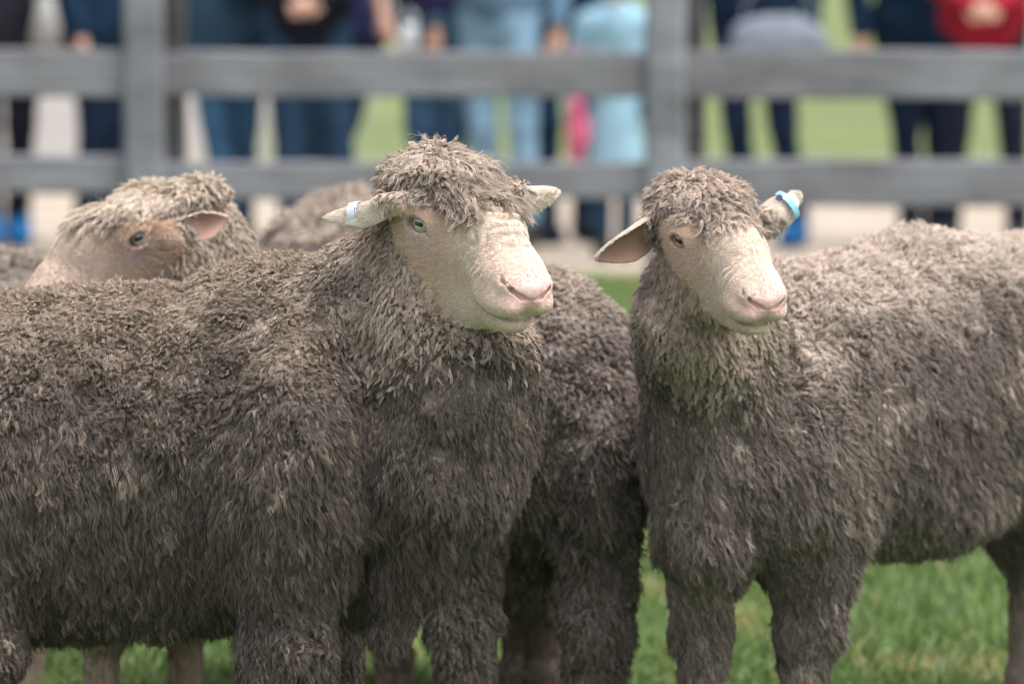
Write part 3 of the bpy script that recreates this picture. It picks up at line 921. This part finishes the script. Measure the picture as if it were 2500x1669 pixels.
    for s in eyes:
        kids.append(place_eye(O, A, sc, s, eye, head.get('look', (0, 0, 0))))
        # lashes
        ec = O + (EYE * np.array([1, s, 1]) * sc) @ A; on = unit(EYN * np.array([1, s, 1])) @ A
        cz = unit(A[2] - on * (A[2] @ on)); cx = np.cross(cz, on)
        n_ = 22
        t = (r.random(n_) * 2 - 1)
        p0 = ec + on * .0150 * sc + cx * (t * .0125)[:, None] + cz * (.0085 - .0045 * t * t)[:, None]
        dd = on * 1.0 + cx * (t * .75)[:, None] + cz * .10 + r.normal(0, .12, (n_, 3))
        k = np.linspace(0, 1, 5)
        pp = p0[:, None] + nrm(dd)[:, None] * (.0065 * (.7 + .5 * r.random((n_, 1, 1)))) * k[None, :, None] + cz * (-.002 * k ** 2)[None, :, None]
        kids.append(curves_ob('eyelashes', pp, np.full((n_, 5), .00016), np.tile([.5, .45, .38], (n_, 1)), M_HAIR))
    root = thing(name, label, 'sheep', base, group)
    root_kids = kids
    adopt(root, root_kids)
    print(name, len(V), 'verts', round(time.time() - t0, 1), 's')
    return root
def strands(name, parts, mat):
    """strand sets of different point counts are resampled to the longest"""
    K = max(p[0].shape[1] for p in parts)
    P, Rr, Cc = [], [], []
    for pts, rd, cc in parts:
        k = pts.shape[1]
        rd = np.broadcast_to(rd, pts.shape[:2])
        if k != K:
            x = np.linspace(0, k - 1, K); i = np.minimum(x.astype(int), k - 2); u = (x - i).astype(np.float32)
            pts = pts[:, i] * (1 - u)[None, :, None] + pts[:, i + 1] * u[None, :, None]
            rd = rd[:, i] * (1 - u) + rd[:, i + 1] * u
        P.append(pts.astype(np.float32)); Rr.append(rd); Cc.append(cc)
    return curves_ob(name, np.concatenate(P), np.concatenate(Rr), np.concatenate(Cc), mat)
def leg_ops(top, knee, fet, foot, rt, rk, rf, k=.06):
    return [('+', cone(top, knee, rt, rk), k), ('+', cone(knee, fet, rk, rf), .03), ('+', cone(fet, foot, rf, rf * 1.15), .012)]

# ------------------------------------------------------------------ the flock
def E(px, py, Y, rx, rz, ry, A=None): return ell(W(px, py, Y), (S(rx, Y), ry, S(rz, Y)), A)
YA = np.array([0, 1., 0])
def add(*l): return [('+', s, k) for s, k in l]
def G(px, Y, z=.0): p = W(px, 2000, Y); return np.array([p[0], Y, z])

def hoofed_leg(top, mid, rt, rm, foot, rl=.030, knee_z=.24, kr=.036):
    knee = np.array([mid[0] * .3 + foot[0] * .7, mid[1] * .3 + foot[1] * .7, knee_z])
    fet = np.array([foot[0], foot[1], .085])
    return [('+', cone(top, mid, rt, rm), .05), ('+', cone(mid, knee, rm, kr), .03),
            ('+', cone(knee, fet, kr * .85, rl * .8), .015), ('+', ell(fet, (rl, rl, rl * 1.1)), .012),
            ('+', cone(fet, [foot[0], foot[1], .03], rl, rl * 1.15), .012)]
def below(z0, z1): return lambda V: sstep(z0, z1, V[:, 2])

def ram_front():
    Y = 7.6
    O = W(1121, 552, 7.38); A = frame(R(60), R(18)); sc = 1.12
    ops = add((cone(W(-180, 1140, 7.66), W(600, 1118, 7.62), S(422, 7.6), S(412, 7.6), YA, .92), .05),
              (E(690, 870, 7.6, 190, 200, .13), .10),
              (E(730, 1130, 7.45, 185, 330, .15), .06),
              (E(-210, 1100, 7.66, 230, 385, .23), .08),
              (cone(W(800, 960, 7.58), W(1010, 640, 7.48), S(290, 7.6), S(140, 7.4), YA, .85), .09),
              (E(1105, 950, 7.50, 165, 230, .14), .07),
              (E(1035, 765, 7.44, 128, 150, .10), .05),
              (E(1165, 862, 7.40, 140, 95, .105), .07),
              (E(1115, 1010, 7.45, 182, 140, .15), .09),
              (E(1090, 1190, 7.43, 160, 135, .13), .075),
              (cone(W(1040, 1290, 7.44), W(955, 1530, 7.46), S(108, 7.4), S(42, 7.4), YA, 1.0), .04),
              (E(890, 1370, 7.64, 100, 140, .09), .04),
              (E(1090, 440, 7.42, 118, 55, .08), .03))
    ops += hoofed_leg(W(715, 1250, 7.42), W(705, 1610, 7.40), S(132, 7.4), S(98, 7.4), G(700, 7.42), .034, .25, .045)
    ops += hoofed_leg(W(830, 1300, 7.80), W(810, 1560, 7.80), .07, .04, G(815, 7.80), .03, .24, .036)
    ops += hoofed_leg(W(-160, 1300, 7.50), W(-80, 1590, 7.48), .13, .075, G(-130, 7.48), .032, .27, .04)
    ops += hoofed_leg(W(-200, 1300, 7.84), W(-230, 1560, 7.84), .12, .05, G(-260, 7.84), .032, .27, .04)
    # folds of loose skin: under the throat and between neck and shoulder
    ops += [('-', cone(W(1040, 1100, 7.27), W(1230, 1110, 7.29), .008, .006), .035),
            ('-', cone(W(975, 1120, 7.27), W(905, 1450, 7.30), .020, .030), .045),
            ('-', cone(W(545, 1350, 7.33), W(560, 1500, 7.36), .020, .02), .03)]
    ears = [(W(985, 505, 7.36), W(795, 538, 7.42), (-.1, .7, -.8), .027), (W(1245, 492, 7.54), W(1368, 474, 7.54), (.05, .7, -.75), .026)]
    wool = dict(base=(.15, .125, .105), tone=[(.120, .098, .085), (.215, .174, .148), (.44, .35, .275)], knot=[(.33, .268, .228), (.48, .395, .33), (.58, .475, .385)],
                n=78000, per=9, len=.024, lift=.30, comb=.95, rough=.42, curl=.14, drop=.5, zbot=.35, ztop=.85, back=.22, flow=(-.12, 0, 0))
    t = sheep('sheep', 'large grey-brown woolly ram in front, side on, white band tag on its ear', ops,
              dict(O=O, A=A, sc=sc, wrinkle=1.3, dirt=.45, face=(1, .96, .94), roman=1.1, tag=(W(871, 523, 7.395), W(795, 538, 7.42) - W(985, 505, 7.36)), earwool=(.012, .035), fringe=.032), (-1.15, 7.15, -.01), (.28, 8.15, 1.16), 100, wool, ears,
              M_EYE_PALE, legs_short=below(.27, .22), base=(W(300, 1200, 7.6)[0], 7.62, 0), cheek=.042)
    ax = W(795, 538, 7.42) - W(985, 505, 7.36)
    b = tag_band('ear_tag', W(871, 523, 7.395), ax, 0, .0165, .0135, .0155, M_TAGW, (-115, 115), up=(.0, -1, .25))
    adopt(t, [b])
    txt(t, '520', W(871, 523, 7.395) + np.array([0, -.0152, .004]), .0095, M_INK, np.array([0, -1, .25]), -ax, roll=-90)
    return t

M_TAGW = plain('white_tag', (.62, .62, .70), .35, .5, 220, .1)
M_TAGB = plain('blue_tag', (.22, .50, .62), .35, .5, 260, .12)
M_INK = plain('tag_ink', (.13, .14, .25), .6, .2)
def txt(parent, s, pos, size, mat, normal, along, roll=0):
    from mathutils import Matrix
    c = bpy.data.curves.new('tag_number', 'FONT'); c.body = s; c.size = size; c.extrude = .0002; c.align_x = 'CENTER'; c.align_y = 'CENTER'
    c.materials.append(mat)
    o = bpy.data.objects.new('tag_number', c); COL.objects.link(o)
    n = unit(normal); x = unit(np.asarray(along) - n * (np.asarray(along) @ n)); y = np.cross(n, x)
    if roll:
        a = R(roll); x, y = x * math.cos(a) + y * math.sin(a), -x * math.sin(a) + y * math.cos(a)
    M = Matrix.Identity(4)
    for i in range(3): M[i][0] = x[i]; M[i][1] = y[i]; M[i][2] = n[i]; M[i][3] = pos[i]
    bpy.context.view_layer.update()
    me = bpy.data.meshes.new_from_object(o); bpy.data.objects.remove(o)
    o = bpy.data.objects.new('tag_number', me); COL.objects.link(o)
    o.matrix_world = M
    adopt(parent, [o])
    return o

def sheep_right():
    O = W(1744, 592, 7.74); A = frame(R(66), R(20)); sc = .985
    T0 = W(1960, 992, 8.18); dr = np.array([.616, .788, 0]); T1 = T0 + dr * .80; T1[2] = T0[2] + .01
    la = np.array([.788, -.616, 0])
    ops = add((cone(T0, T1, .222, .222, la, .92), .05),
              (ell(T1 + dr * .05, (.21, .21, .215)), .05),
              (E(1765, 1120, 8.02, 175, 235, .19), .08),
              (E(1955, 1110, 8.06, 150, 280, .19), .08),
              (cone(W(1760, 1010, 7.98), W(1712, 680, 7.88), S(178, 7.9), S(118, 7.9)), .07),
              (E(1660, 775, 7.85, 100, 130, .11), .04),
              (E(1830, 740, 7.93, 66, 130, .10), .04),
              (E(1735, 880, 7.90, 120, 110, .10), .09),
              (E(1715, 500, 7.80, 108, 48, .078), .03),
              (E(1720, 1300, 7.93, 95, 105, .10), .05),
              (E(2235, 1215, 8.36, 190, 100, .15), .09),
              (E(2260, 790, 8.45, 200, 190, .15), .10))
    ops += hoofed_leg(W(1716, 1340, 7.98), W(1716, 1545, 7.98), .058, .034, G(1708, 7.98), .030, .235, .034)
    ops += hoofed_leg(W(1978, 1290, 8.04), W(1975, 1535, 8.03), .082, .043, G(1956, 8.03), .030, .235, .036)
    hn = T1 + la * .12; hf = T1 - la * .09
    ops += hoofed_leg(hn - [0, 0, .08], hn + dr * .02 - [0, 0, .27], .15, .075, np.array([hn[0] + .06, hn[1] + .06, 0]), .032, .27, .038)
    ops += hoofed_leg(hf - [0, 0, .10], hf + dr * -.0 - [0, 0, .27], .13, .08, np.array([W(2505, 1600, hf[1])[0], hf[1], 0]), .032, .27, .036)
    ops += [('-', cone(W(2105, 1230, 7.95), W(2100, 1400, 7.98), .012, .014), .03),
            ('-', cone(W(1840, 1360, 7.80), W(1870, 1480, 7.80), .018, .03), .03)]
    ears = [(W(1612, 552, 7.78), W(1458, 636, 7.72), (.35, -1, -.55), .033), (W(1862, 550, 7.90), W(1953, 474, 7.94), (.25, 1, -.1), .027)]
    wool = dict(base=(.17, .14, .12), tone=[(.165, .136, .12), (.30, .246, .213), (.76, .64, .55)], knot=[(.34, .277, .24), (.48, .395, .335), (.58, .46, .375)],
                n=64000, per=9, len=.026, lift=.27, comb=1.0, rough=.32, curl=.11, drop=.5, zbot=.35, ztop=.85, back=.22, flow=(.22, .12, 0), R0=.0027,
                klen=.023, leg=(.36, .29, .25))
    t = sheep('sheep', '', ops,
              dict(O=O, A=A, sc=sc, wrinkle=.8, dirt=.15, face=(1, .97, .94), roman=1.0, crz=.86, tag=(W(1920, 503, 7.94), W(1950, 478, 7.96) - W(1868, 545, 7.92)), fringe=.018), (.05, 7.5, -.01), (1.30, 9.25, 1.1), 200, wool, ears,
              M_EYE_AMBER, legs_short=below(.255, .215), base=(.6, 8.3, 0), cheek=.018)
    t['label'] = 'pale faced sheep on the right with an amber eye and light blue ear tag'
    ax = W(1950, 478, 7.96) - W(1868, 545, 7.92)
    b = tag_band('ear_tag', W(1920, 503, 7.922), ax, 0, .0235, .0155, .0100, M_TAGB, (-85, 80), up=(0, -1, .1))
    sp_ = W(1903, 482, 7.900)
    V_, Q_ = mesh_sdf(build_sdf([('+', ell(sp_, (.0052, .0022, .0052)), .002), ('-', ell(sp_ - [0, .003, 0], (.0026, .0025, .0026)), .001)]), sp_ - .009, sp_ + .009, .0007)
    st = quad_mesh('tag_stud', V_, Q_, M_INK)
    adopt(t, [b, st])
    txt(t, '4210 386', W(1920, 503, 7.922) + np.array([0, -.0170, .002]), .0050, M_INK, np.array([0, -1, .1]), np.cross(unit(ax), np.array([0, -1, .1])))
    return t

def sheep_left():
    O = W(344, 582, 8.16); A = frame(R(180 - 13), R(25)); sc = 1.05
    c0 = W(430, 1080, 8.52); T1 = c0 + np.array([.24, .66, -.02])
    ops = add((cone(c0, T1, .19, .20), .06),
              (E(350, 1180, 8.48, 200, 240, .17), .08),
              (cone(W(400, 1000, 8.46), W(500, 700, 8.28), S(200, 8.4), S(120, 8.3)), .07),
              (E(525, 610, 8.28, 88, 105, .10), .05),
              (E(370, 492, 8.22, 95, 32, .045), .03),
              (E(262, 522, 8.20, 58, 16, .03), .02),
              (E(490, 545, 8.26, 75, 50, .06), .03))
    ops += hoofed_leg(W(270, 1350, 8.42), W(255, 1520, 8.42), .06, .042, G(250, 8.42), .030, .26, .036)
    ops += hoofed_leg(W(450, 1350, 8.52), W(455, 1500, 8.52), .06, .040, G(455, 8.52), .030, .26, .034)
    hn = T1 + np.array([.1, -.05, 0]); hf = T1 + np.array([-.1, .05, 0])
    for h in (hn, hf):
        ops += hoofed_leg(h - [0, 0, .08], h - [0, 0, .26], .12, .055, np.array([h[0], h[1], 0]), .03, .25, .034)
    ears = [(W(440, 566, 8.05), W(562, 534, 8.06), (-.12, -1, -.05), .0245), (W(420, 500, 8.30), W(450, 490, 8.42), (-.5, 1, 0), .03)]
    wool = dict(base=(.22, .18, .15), tone=[(.30, .243, .205), (.43, .352, .295), (.60, .49, .39)], knot=[(.38, .31, .25), (.54, .445, .37), (.64, .54, .44)],
                n=24000, per=10, len=.026, lift=.45, comb=.8, rough=.5, curl=.10, back=.2, leg=(.24, .185, .15), klen=.024, nf=30000, R0=.0036)
    return sheep('sheep', 'tan faced sheep at the left looking left over the back of the big ram', ops,
                 dict(O=O, A=A, sc=sc, wrinkle=.12, dirt=.0, face=(.95, .91, .88), roman=1.25, crz=.5, fringe=.02), (-1.05, 7.95, -.01), (.1, 9.55, 1.12), 300, wool, ears,
                 M_EYE_PALE, legs_short=below(.27, .23), base=(-.4, 8.7, 0), cheek=.055)

def sheep_away(label, x0, Y0, zc, r0, seed, wool, group=None, special=False, v=.012):
    """a sheep seen from behind, its head down to the grass in front of it"""
    L = .78
    a = np.array([x0, Y0 + .18, zc]); b = np.array([x0, Y0 + L, zc - .02])
    O = np.array([x0 - .02, Y0 + L + .42, .30]); A = frame(R(-80), R(62)); sc = 1.0
    ops = add((cone(a, b, r0, r0 * .96), .05), (ell(a + [0, .0, -.0], (r0 * 1.02, r0 * .95, r0 * 1.1)), .06),
              (cone(b + [0, .1, -.02], O + [0, -.04, .05], .15, .07), .08))
    if special:
        ops += add((E(1318, 960, 8.24, 215, 275, .17), .06), (E(1455, 1130, 8.16, 86, 200, .13), .05), (E(1140, 1130, 8.16, 80, 200, .13), .05),
                   (ell(W(1300, 1290, 8.5), (.07, .10, .085)), .04))
        ops += hoofed_leg(W(1460, 1220, 8.15), W(1456, 1520, 8.14), .054, .047, G(1448, 8.14), .036, .20, .046)
        ops += hoofed_leg(W(1135, 1220, 8.15), W(1128, 1520, 8.14), .048, .044, G(1135, 8.14), .036, .20, .045)
        ops += hoofed_leg(W(1360, 1200, 8.95), W(1330, 1440, 8.95), .06, .045, G(1330, 8.95), .03, .25, .04)
        ops += hoofed_leg(W(1230, 1200, 8.95), W(1262, 1440, 8.97), .06, .042, G(1265, 8.97), .03, .25, .04)
    else:
        for s in (1, -1):
            for yy in (Y0 + .12, Y0 + L - .04):
                p = np.array([x0 + s * .055, yy, zc - .12])
                ops += hoofed_leg(p, p - [0, 0, .17], .09, .05, np.array([p[0], yy, 0]), .03, .25, .036)
    ears = [(O + (np.array([-.06, .055, .02])) @ A, O + np.array([-.09, .15, .0]) @ A, A[0], .03),
            (O + (np.array([-.06, -.055, .02])) @ A, O + np.array([-.09, -.15, .0]) @ A, A[0], .03)]
    return sheep('sheep', label, ops, dict(O=O, A=A, sc=sc, wrinkle=.5, dirt=.6), (x0 - .34, Y0 - .12, -.01), (x0 + .34, Y0 + L + .8, 1.0), seed, wool, ears,
                 M_EYE_PALE, legs_short=below(.24, .18), base=(x0, Y0 + .4, 0), v=v, fv=.004, group=group)
def flock():
    ram_front()
    sheep_right()
    sheep_left()
    w2 = dict(leg=(.16, .125, .105), base=(.15, .12, .10), tone=[(.16, .133, .118), (.29, .243, .21), (.56, .47, .395)], knot=[(.25, .21, .18), (.35, .29, .24), (.45, .37, .3)],
              n=44000, per=9, len=.022, lift=.4, comb=.8, rough=.5, curl=.12, back=.2, nh=900, nf=2500, rad=.0005)
    sheep_away('woolly sheep seen from behind between the big ram and the pale faced sheep', .035, 8.06, .60, .172, 400, w2, special=True)
    w3 = dict(base=(.26, .21, .18), tone=[(.29, .24, .205), (.40, .33, .275), (.50, .41, .34)], knot=[(.25, .21, .18), (.35, .29, .24), (.45, .37, .3)],
              n=14000, per=8, len=.028, lift=.5, comb=.8, rough=.5, curl=.10, back=.15, nh=500, nf=1200, rad=.0011)
    sheep_away('blurred pale back of a sheep far behind the big ram, left of its tagged ear', W(862, 500, 10.2)[0], 10.1, .625, .185, 500, w3)
    w4 = dict(w3); w4.update(base=(.18, .15, .13), tone=[(.19, .16, .14), (.27, .225, .19), (.36, .30, .25)])
    sheep_away('grey-brown back of a sheep cut by the left edge, beyond the tan faced sheep', W(-30, 650, 9.2)[0], 9.1, .59, .172, 600, w4)
flock()
print('flock', round(time.time() - T0, 1))

# ------------------------------------------------------------------ the people behind the fence
M_SKINP = plain('person_skin', (.52, .30, .22), .6, .3, 30, .08)
M_HAIRP = plain('person_hair', (.06, .04, .03), .7, .3, 60, .4)
_cl = {}
def cloth(col, amt=.25):
    k = tuple(col) + (amt,)
    if k not in _cl: _cl[k] = plain('fabric', col, .9, .15, 9, amt, .3)
    return _cl[k]
def person(label, px, Y, yaw=0, h=1.0, trousers=(.02, .035, .07), top=(.02, .03, .05), shoes=(.03, .03, .03), stance=((-.10, 0), (.10, 0)), arms='down', hem=.92, boot=.09, sleeve=True, hat=None, skirt=False, hair=None, grow_=0., skin=None):
    x0 = W(px, 600, Y)[0]
    def op(shapes): return [('+', s, k) for s, k in shapes]
    cw, sw = math.cos(yaw), math.sin(yaw)
    def T(p): p = np.asarray(p, float) * h; return np.array([x0 + p[0] * cw - p[1] * sw, Y + p[0] * sw + p[1] * cw, p[2]])
    fx = T([1, 0, 0]) - T([0, 0, 0]); fy = unit(T([0, 1, 0]) - T([0, 0, 0]))
    B = np.stack([unit(fx), fy, [0, 0, 1.]])
    def e(c, r): return ell(T(c), np.array(r) * h, B)
    def co(a, b, ra, rb, s=None): return cone(T(a), T(b), ra * h, rb * h, fy if s else None, s or 1)
    legs = []
    for s, (ox, oy) in zip((-1, 1), stance):
        hip = (s * .09, 0, .92); kn = (s * .09 + (ox - s * .09) * .5, oy * .4 - .03, .50); an = (ox, oy, .09)
        legs.append((hip, kn, an))
    if arms == 'clasp':
        A_ = [((s * .19, 0, 1.40), (s * .27, -.03, 1.12), (s * .05, -.24, .99), (s * -.02, -.27, .96)) for s in (-1, 1)]
    elif arms == 'reach':
        A_ = [((-.19, 0, 1.40), (-.26, -.04, 1.14), (-.20, -.14, .93), (-.17, -.18, .86)), ((.19, 0, 1.40), (.25, .03, 1.12), (.25, -.05, .88), (.25, -.07, .80))]
    else:
        A_ = [((s * .19, 0, 1.40), (s * .25, .03, 1.12), (s * .25, -.05, .88), (s * .25, -.07, .80)) for s in (-1, 1)]
    body = [(e((0, 0, .95), (.15, .10, .12)), .03), (co((0, 0, 1.0), (0, 0, 1.38), .125, .14, .75), .05), (co((-.15, 0, 1.40), (.15, 0, 1.40), .055, .055), .05),
            (co((0, 0, 1.42), (0, -.015, 1.56), .055, .05), .03), (e((0, -.02, 1.645), (.074, .094, .112)), .02), (e((0, -.055, 1.60), (.055, .055, .06)), .02),
            (e((0, -.118, 1.632), (.012, .018, .022)), .012), (e((0, -.105, 1.585), (.024, .010, .006)), .004)]
    for s in (-1, 1):
        body += [(e((s * .075, -.01, 1.635), (.010, .020, .030)), .006), (e((s * .03, -.100, 1.655), (.012, .010, .008)), .003)]
    for hip, kn, an in legs:
        body += [(co(hip, kn, .08, .052), .03), (co(kn, an, .052, .036), .02), (e((an[0], an[1] - .06, .05), (.04, .11, .035)), .02)]
    hands = []
    for (sh, el, wr, hd), s in zip(A_, (-1, 1)):
        body += [(co(sh, el, .046, .038), .02), (co(el, wr, .037, .026), .015)]
        d = unit(np.array(hd) - np.array(wr)); sd = unit(np.cross(d, [0.3, -1, .2]))
        pm = np.array(wr) + d * .055
        body.append((co(np.array(wr) + d * .01, pm, .026, .030), .01))
        for j in range(4):
            r0 = pm + sd * (j - 1.5) * .017 + d * .01; r1 = r0 + d * (.055 - .008 * abs(j - 1.3)) + np.array([0, -.012, 0]); 
            body.append((co(r0, (r0 + r1) / 2, .0095, .009), .004)); body.append((co((r0 + r1) / 2, r1 + np.array([-s * .012, -.008, -.004]), .009, .008), .004))
        body.append((co(pm - d * .03 + sd * .024, pm + d * .018 + sd * .045, .011, .009), .006))
    lo = T([0, 0, 0]) - np.array([.45, .45, 0]) * h; hi = T([0, 0, 1.82]) + np.array([.45, .45, 0]) * h
    lo[2] = -.01
    kids = []
    V, Q = mesh_sdf(build_sdf(op(body)), lo, hi, .016)
    kids.append(quad_mesh('body', V, Q, skin or M_SKINP))
    tr = []
    for hip, kn, an in legs:
        tr += [(co(hip, kn, .090 + grow_, .062), .03), (co(kn, (an[0], an[1], .12), .060, .052), .02)]
    tr += [(e((0, 0, .95), (.175, .125, .13)), .04)]
    if skirt: tr += [(co((0, 0, 1.0), (0, 0, .45), .15, .22, .7), .04)]
    ft = build_sdf(op(tr)); zc = .10 * h
    V, Q = mesh_sdf(lambda p: np.maximum(ft(p), zc - p[:, 2]), lo, hi, .02)
    V = V + nrm(noise3(V, .09, 3)) * 0 + grad(ft, V, .01) * (noise(V, .07, 9) * .006)[:, None]
    kids.append(quad_mesh('trousers' if not skirt else 'skirt', V, Q, cloth(trousers)))
    jk = [(co((0, 0, 1.0), (0, 0, 1.38), .16, .165, .8), .05), (co((-.16, 0, 1.405), (.16, 0, 1.405), .072, .072), .05), (co((0, 0, hem), (0, 0, 1.1), .185, .165, .75), .04)]
    if sleeve:
        for sh, el, wr, hd in A_: jk += [(co(sh, el, .068, .058), .03), (co(el, wr, .056, .044), .02)]
    else:
        for sh, el, wr, hd in A_: jk += [(co(sh, el, .066, .056), .03)]
    fj = build_sdf(op(jk)); z2 = (hem - .12) * h
    V, Q = mesh_sdf(lambda p: np.maximum(fj(p), z2 - p[:, 2]), lo, hi, .02)
    V = V + grad(fj, V, .01) * (noise(V, .08, 5) * .008)[:, None]
    kids.append(quad_mesh('jacket' if sleeve else 'shirt', V, Q, cloth(top)))
    for hip, kn, an in legs:
        so = [(e((an[0], an[1] - .055, .045), (.052, .135, .05)), .02), (co((an[0], an[1], .06), (an[0], an[1], max(boot, .07)), .055, .052), .03)]
        fs = build_sdf(op(so))
        V, Q = mesh_sdf(lambda p: np.maximum(fs(p), .004 - p[:, 2]), lo, T([0, 0, .5]) + np.array([.6, .6, 0]), .014)
        kids.append(quad_mesh('shoe', V, Q, cloth(shoes, .1)))
    ha = [(e((0, .01, 1.67), (.084, .098, .105)), .02), (e((0, .06, 1.60), (.075, .06, .10)), .02)]
    fh = build_sdf(op(ha)); ct = ell(T((0, -.10, 1.61)), np.array((.07, .07, .085)) * h, B)
    V, Q = mesh_sdf(lambda p: smax(fh(p), -ct(p), .01), lo, hi, .014)
    V = V + grad(fh, V, .01) * (noise(V, .02, 5) * .004)[:, None]
    kids.append(quad_mesh('hair' if hat is None else 'hat', V, Q, M_HAIRP if hat is None else cloth(hat)))
    r = thing('person', label, 'person', (x0, Y, 0), 'people watching from behind the fence')
    adopt(r, kids)
    return T
NAVY = (.008, .018, .040); BLACK = (.008, .010, .016); JEAN = (.020, .045, .085); PALEJ = (.22, .36, .48)
person('person in dark clothes and blue boots, cut by the left edge of the photo', 5, 21.3, .2, trousers=BLACK, top=(.02, .02, .03), shoes=(.02, .14, .34), boot=.18, stance=((-.05, 0), (.07, .05)))
person('person in navy trousers and top, left of the left fence post', 235, 21.3, 1.2, trousers=NAVY, top=(.008, .025, .055), stance=((-.03, .03), (.04, -.03)))
person('striding person in blue jeans just right of the left fence post', 550, 21.2, .2, trousers=(.04, .10, .18), top=(.03, .06, .10), stance=((.0, -.06), (.08, .10)), hem=.9)
TD = person('person in black jacket with hands clasped in front', 750, 21.0, .0, trousers=JEAN, top=(.010, .012, .022), arms='clasp', stance=((-.06, 0), (.15, .0)), h=1.02, hem=.94)
person('person in dark blue jeans with bare forearms, seen above the crown of the ram', 1070, 21.3, -.15, trousers=(.035, .08, .14), top=(.03, .025, .08), arms='reach', sleeve=False, stance=((-.05, 0), (.04, .03)), hem=1.05, grow_=-.01)
person('person in pale blue jeans beside the one in dark blue jeans', 1218, 21.2, -.2, trousers=PALEJ, top=(.10, .17, .24), stance=((-.04, .03), (.12, -.03)), hem=1.02)
person('person in navy trousers and black boots, left of the child in pale blue', 1372, 21.5, .3, trousers=(.012, .035, .065), top=(.010, .03, .055), stance=((-.06, .03), (.13, .10)), boot=.2, shoes=(.012, .018, .03), grow_=-.015)
TC = person('small child in a pale blue coat and white hat, left of the right fence post', 1500, 20.6, .1, h=.66, trousers=(.02, .045, .08), top=(.26, .42, .52), hem=.50, hat=(.6, .6, .62), stance=((-.07, 0), (.07, .02)))
person('person in navy clothes and tall blue boots, right of the right fence post', 1835, 21.3, -.3, trousers=NAVY, top=(.010, .022, .050), shoes=(.015, .10, .24), boot=.26, stance=((-.02, .0), (.17, .05)), hem=1.0)
person('person in navy trousers beside the one in the red jacket', 2235, 21.4, .2, trousers=NAVY, top=(.006, .022, .05), stance=((-.02, 0), (.10, .04)), hem=.9, grow_=.02)
person('person in a red jacket with hands clasped, near the right edge', 2400, 21.0, -.1, trousers=(.010, .014, .028), top=(.30, .015, .03), arms='clasp', stance=((-.14, 0), (.14, .0)), hem=.93)

person('person in a purple navy jacket half hidden behind the one with clasped hands', 852, 21.9, .1, trousers=JEAN, top=(.03, .035, .10), stance=((-.17, 0), (-.11, .06)), hem=.9)
def bag(label, c, r, col, strap=None, name='bag', cat='bag', sag=.25):
    """soft bag: rounded body, flap and strap"""
    c = np.array(c, float); r = np.array(r, float)
    f = build_sdf([('+', ell(c, r), .02), ('+', ell(c - [0, 0, r[2] * .3], (r[0] * 1.05, r[1] * 1.1, r[2] * .75)), .03)])
    V, Q = mesh_sdf(f, c - r * 1.4, c + r * 1.5, .018)
    V = V + grad(f, V, .01) * (noise(V, .06, 4) * .012)[:, None]
    k = [quad_mesh('pouch', V, Q, cloth(col))]
    ops = []
    top = c + [0, 0, r[2] * .8]
    for i in range(8):
        a0, a1 = math.pi * i / 8, math.pi * (i + 1) / 8
        p = lambda a: top + np.array([math.cos(a) * r[0] * .7, 0, math.sin(a) * (strap or .15)])
        ops.append(('+', cone(p(a0), p(a1), .010, .010), .004))
    fs = build_sdf(ops)
    V, Q = mesh_sdf(fs, top - [r[0], .05, .05], top + [r[0], .05, (strap or .15) + .05], .012)
    k.append(quad_mesh('strap', V, Q, cloth(col)))
    t = thing(name, label, cat, c)
    adopt(t, k)
bag('slouchy grey bag hanging in front of the person in navy beside the right fence post', W(1900, 100, 20.95), (.20, .08, .11), (.17, .19, .23))
bag('pink and red bag hanging beside the child in pale blue', W(1408, 310, 20.5), (.035, .035, .14), (.48, .10, .18), .2)
bag('pale cup shaped bag held in the bare hand of the person in dark blue jeans', W(1000, 95, 20.95), (.035, .035, .06), (.50, .52, .55), .06)
bag('light tote bag at the far left, held up beside the person in navy', W(112, 60, 21.0), (.05, .05, .12), (.30, .29, .28), .15)
print('people', round(time.time() - T0, 1))
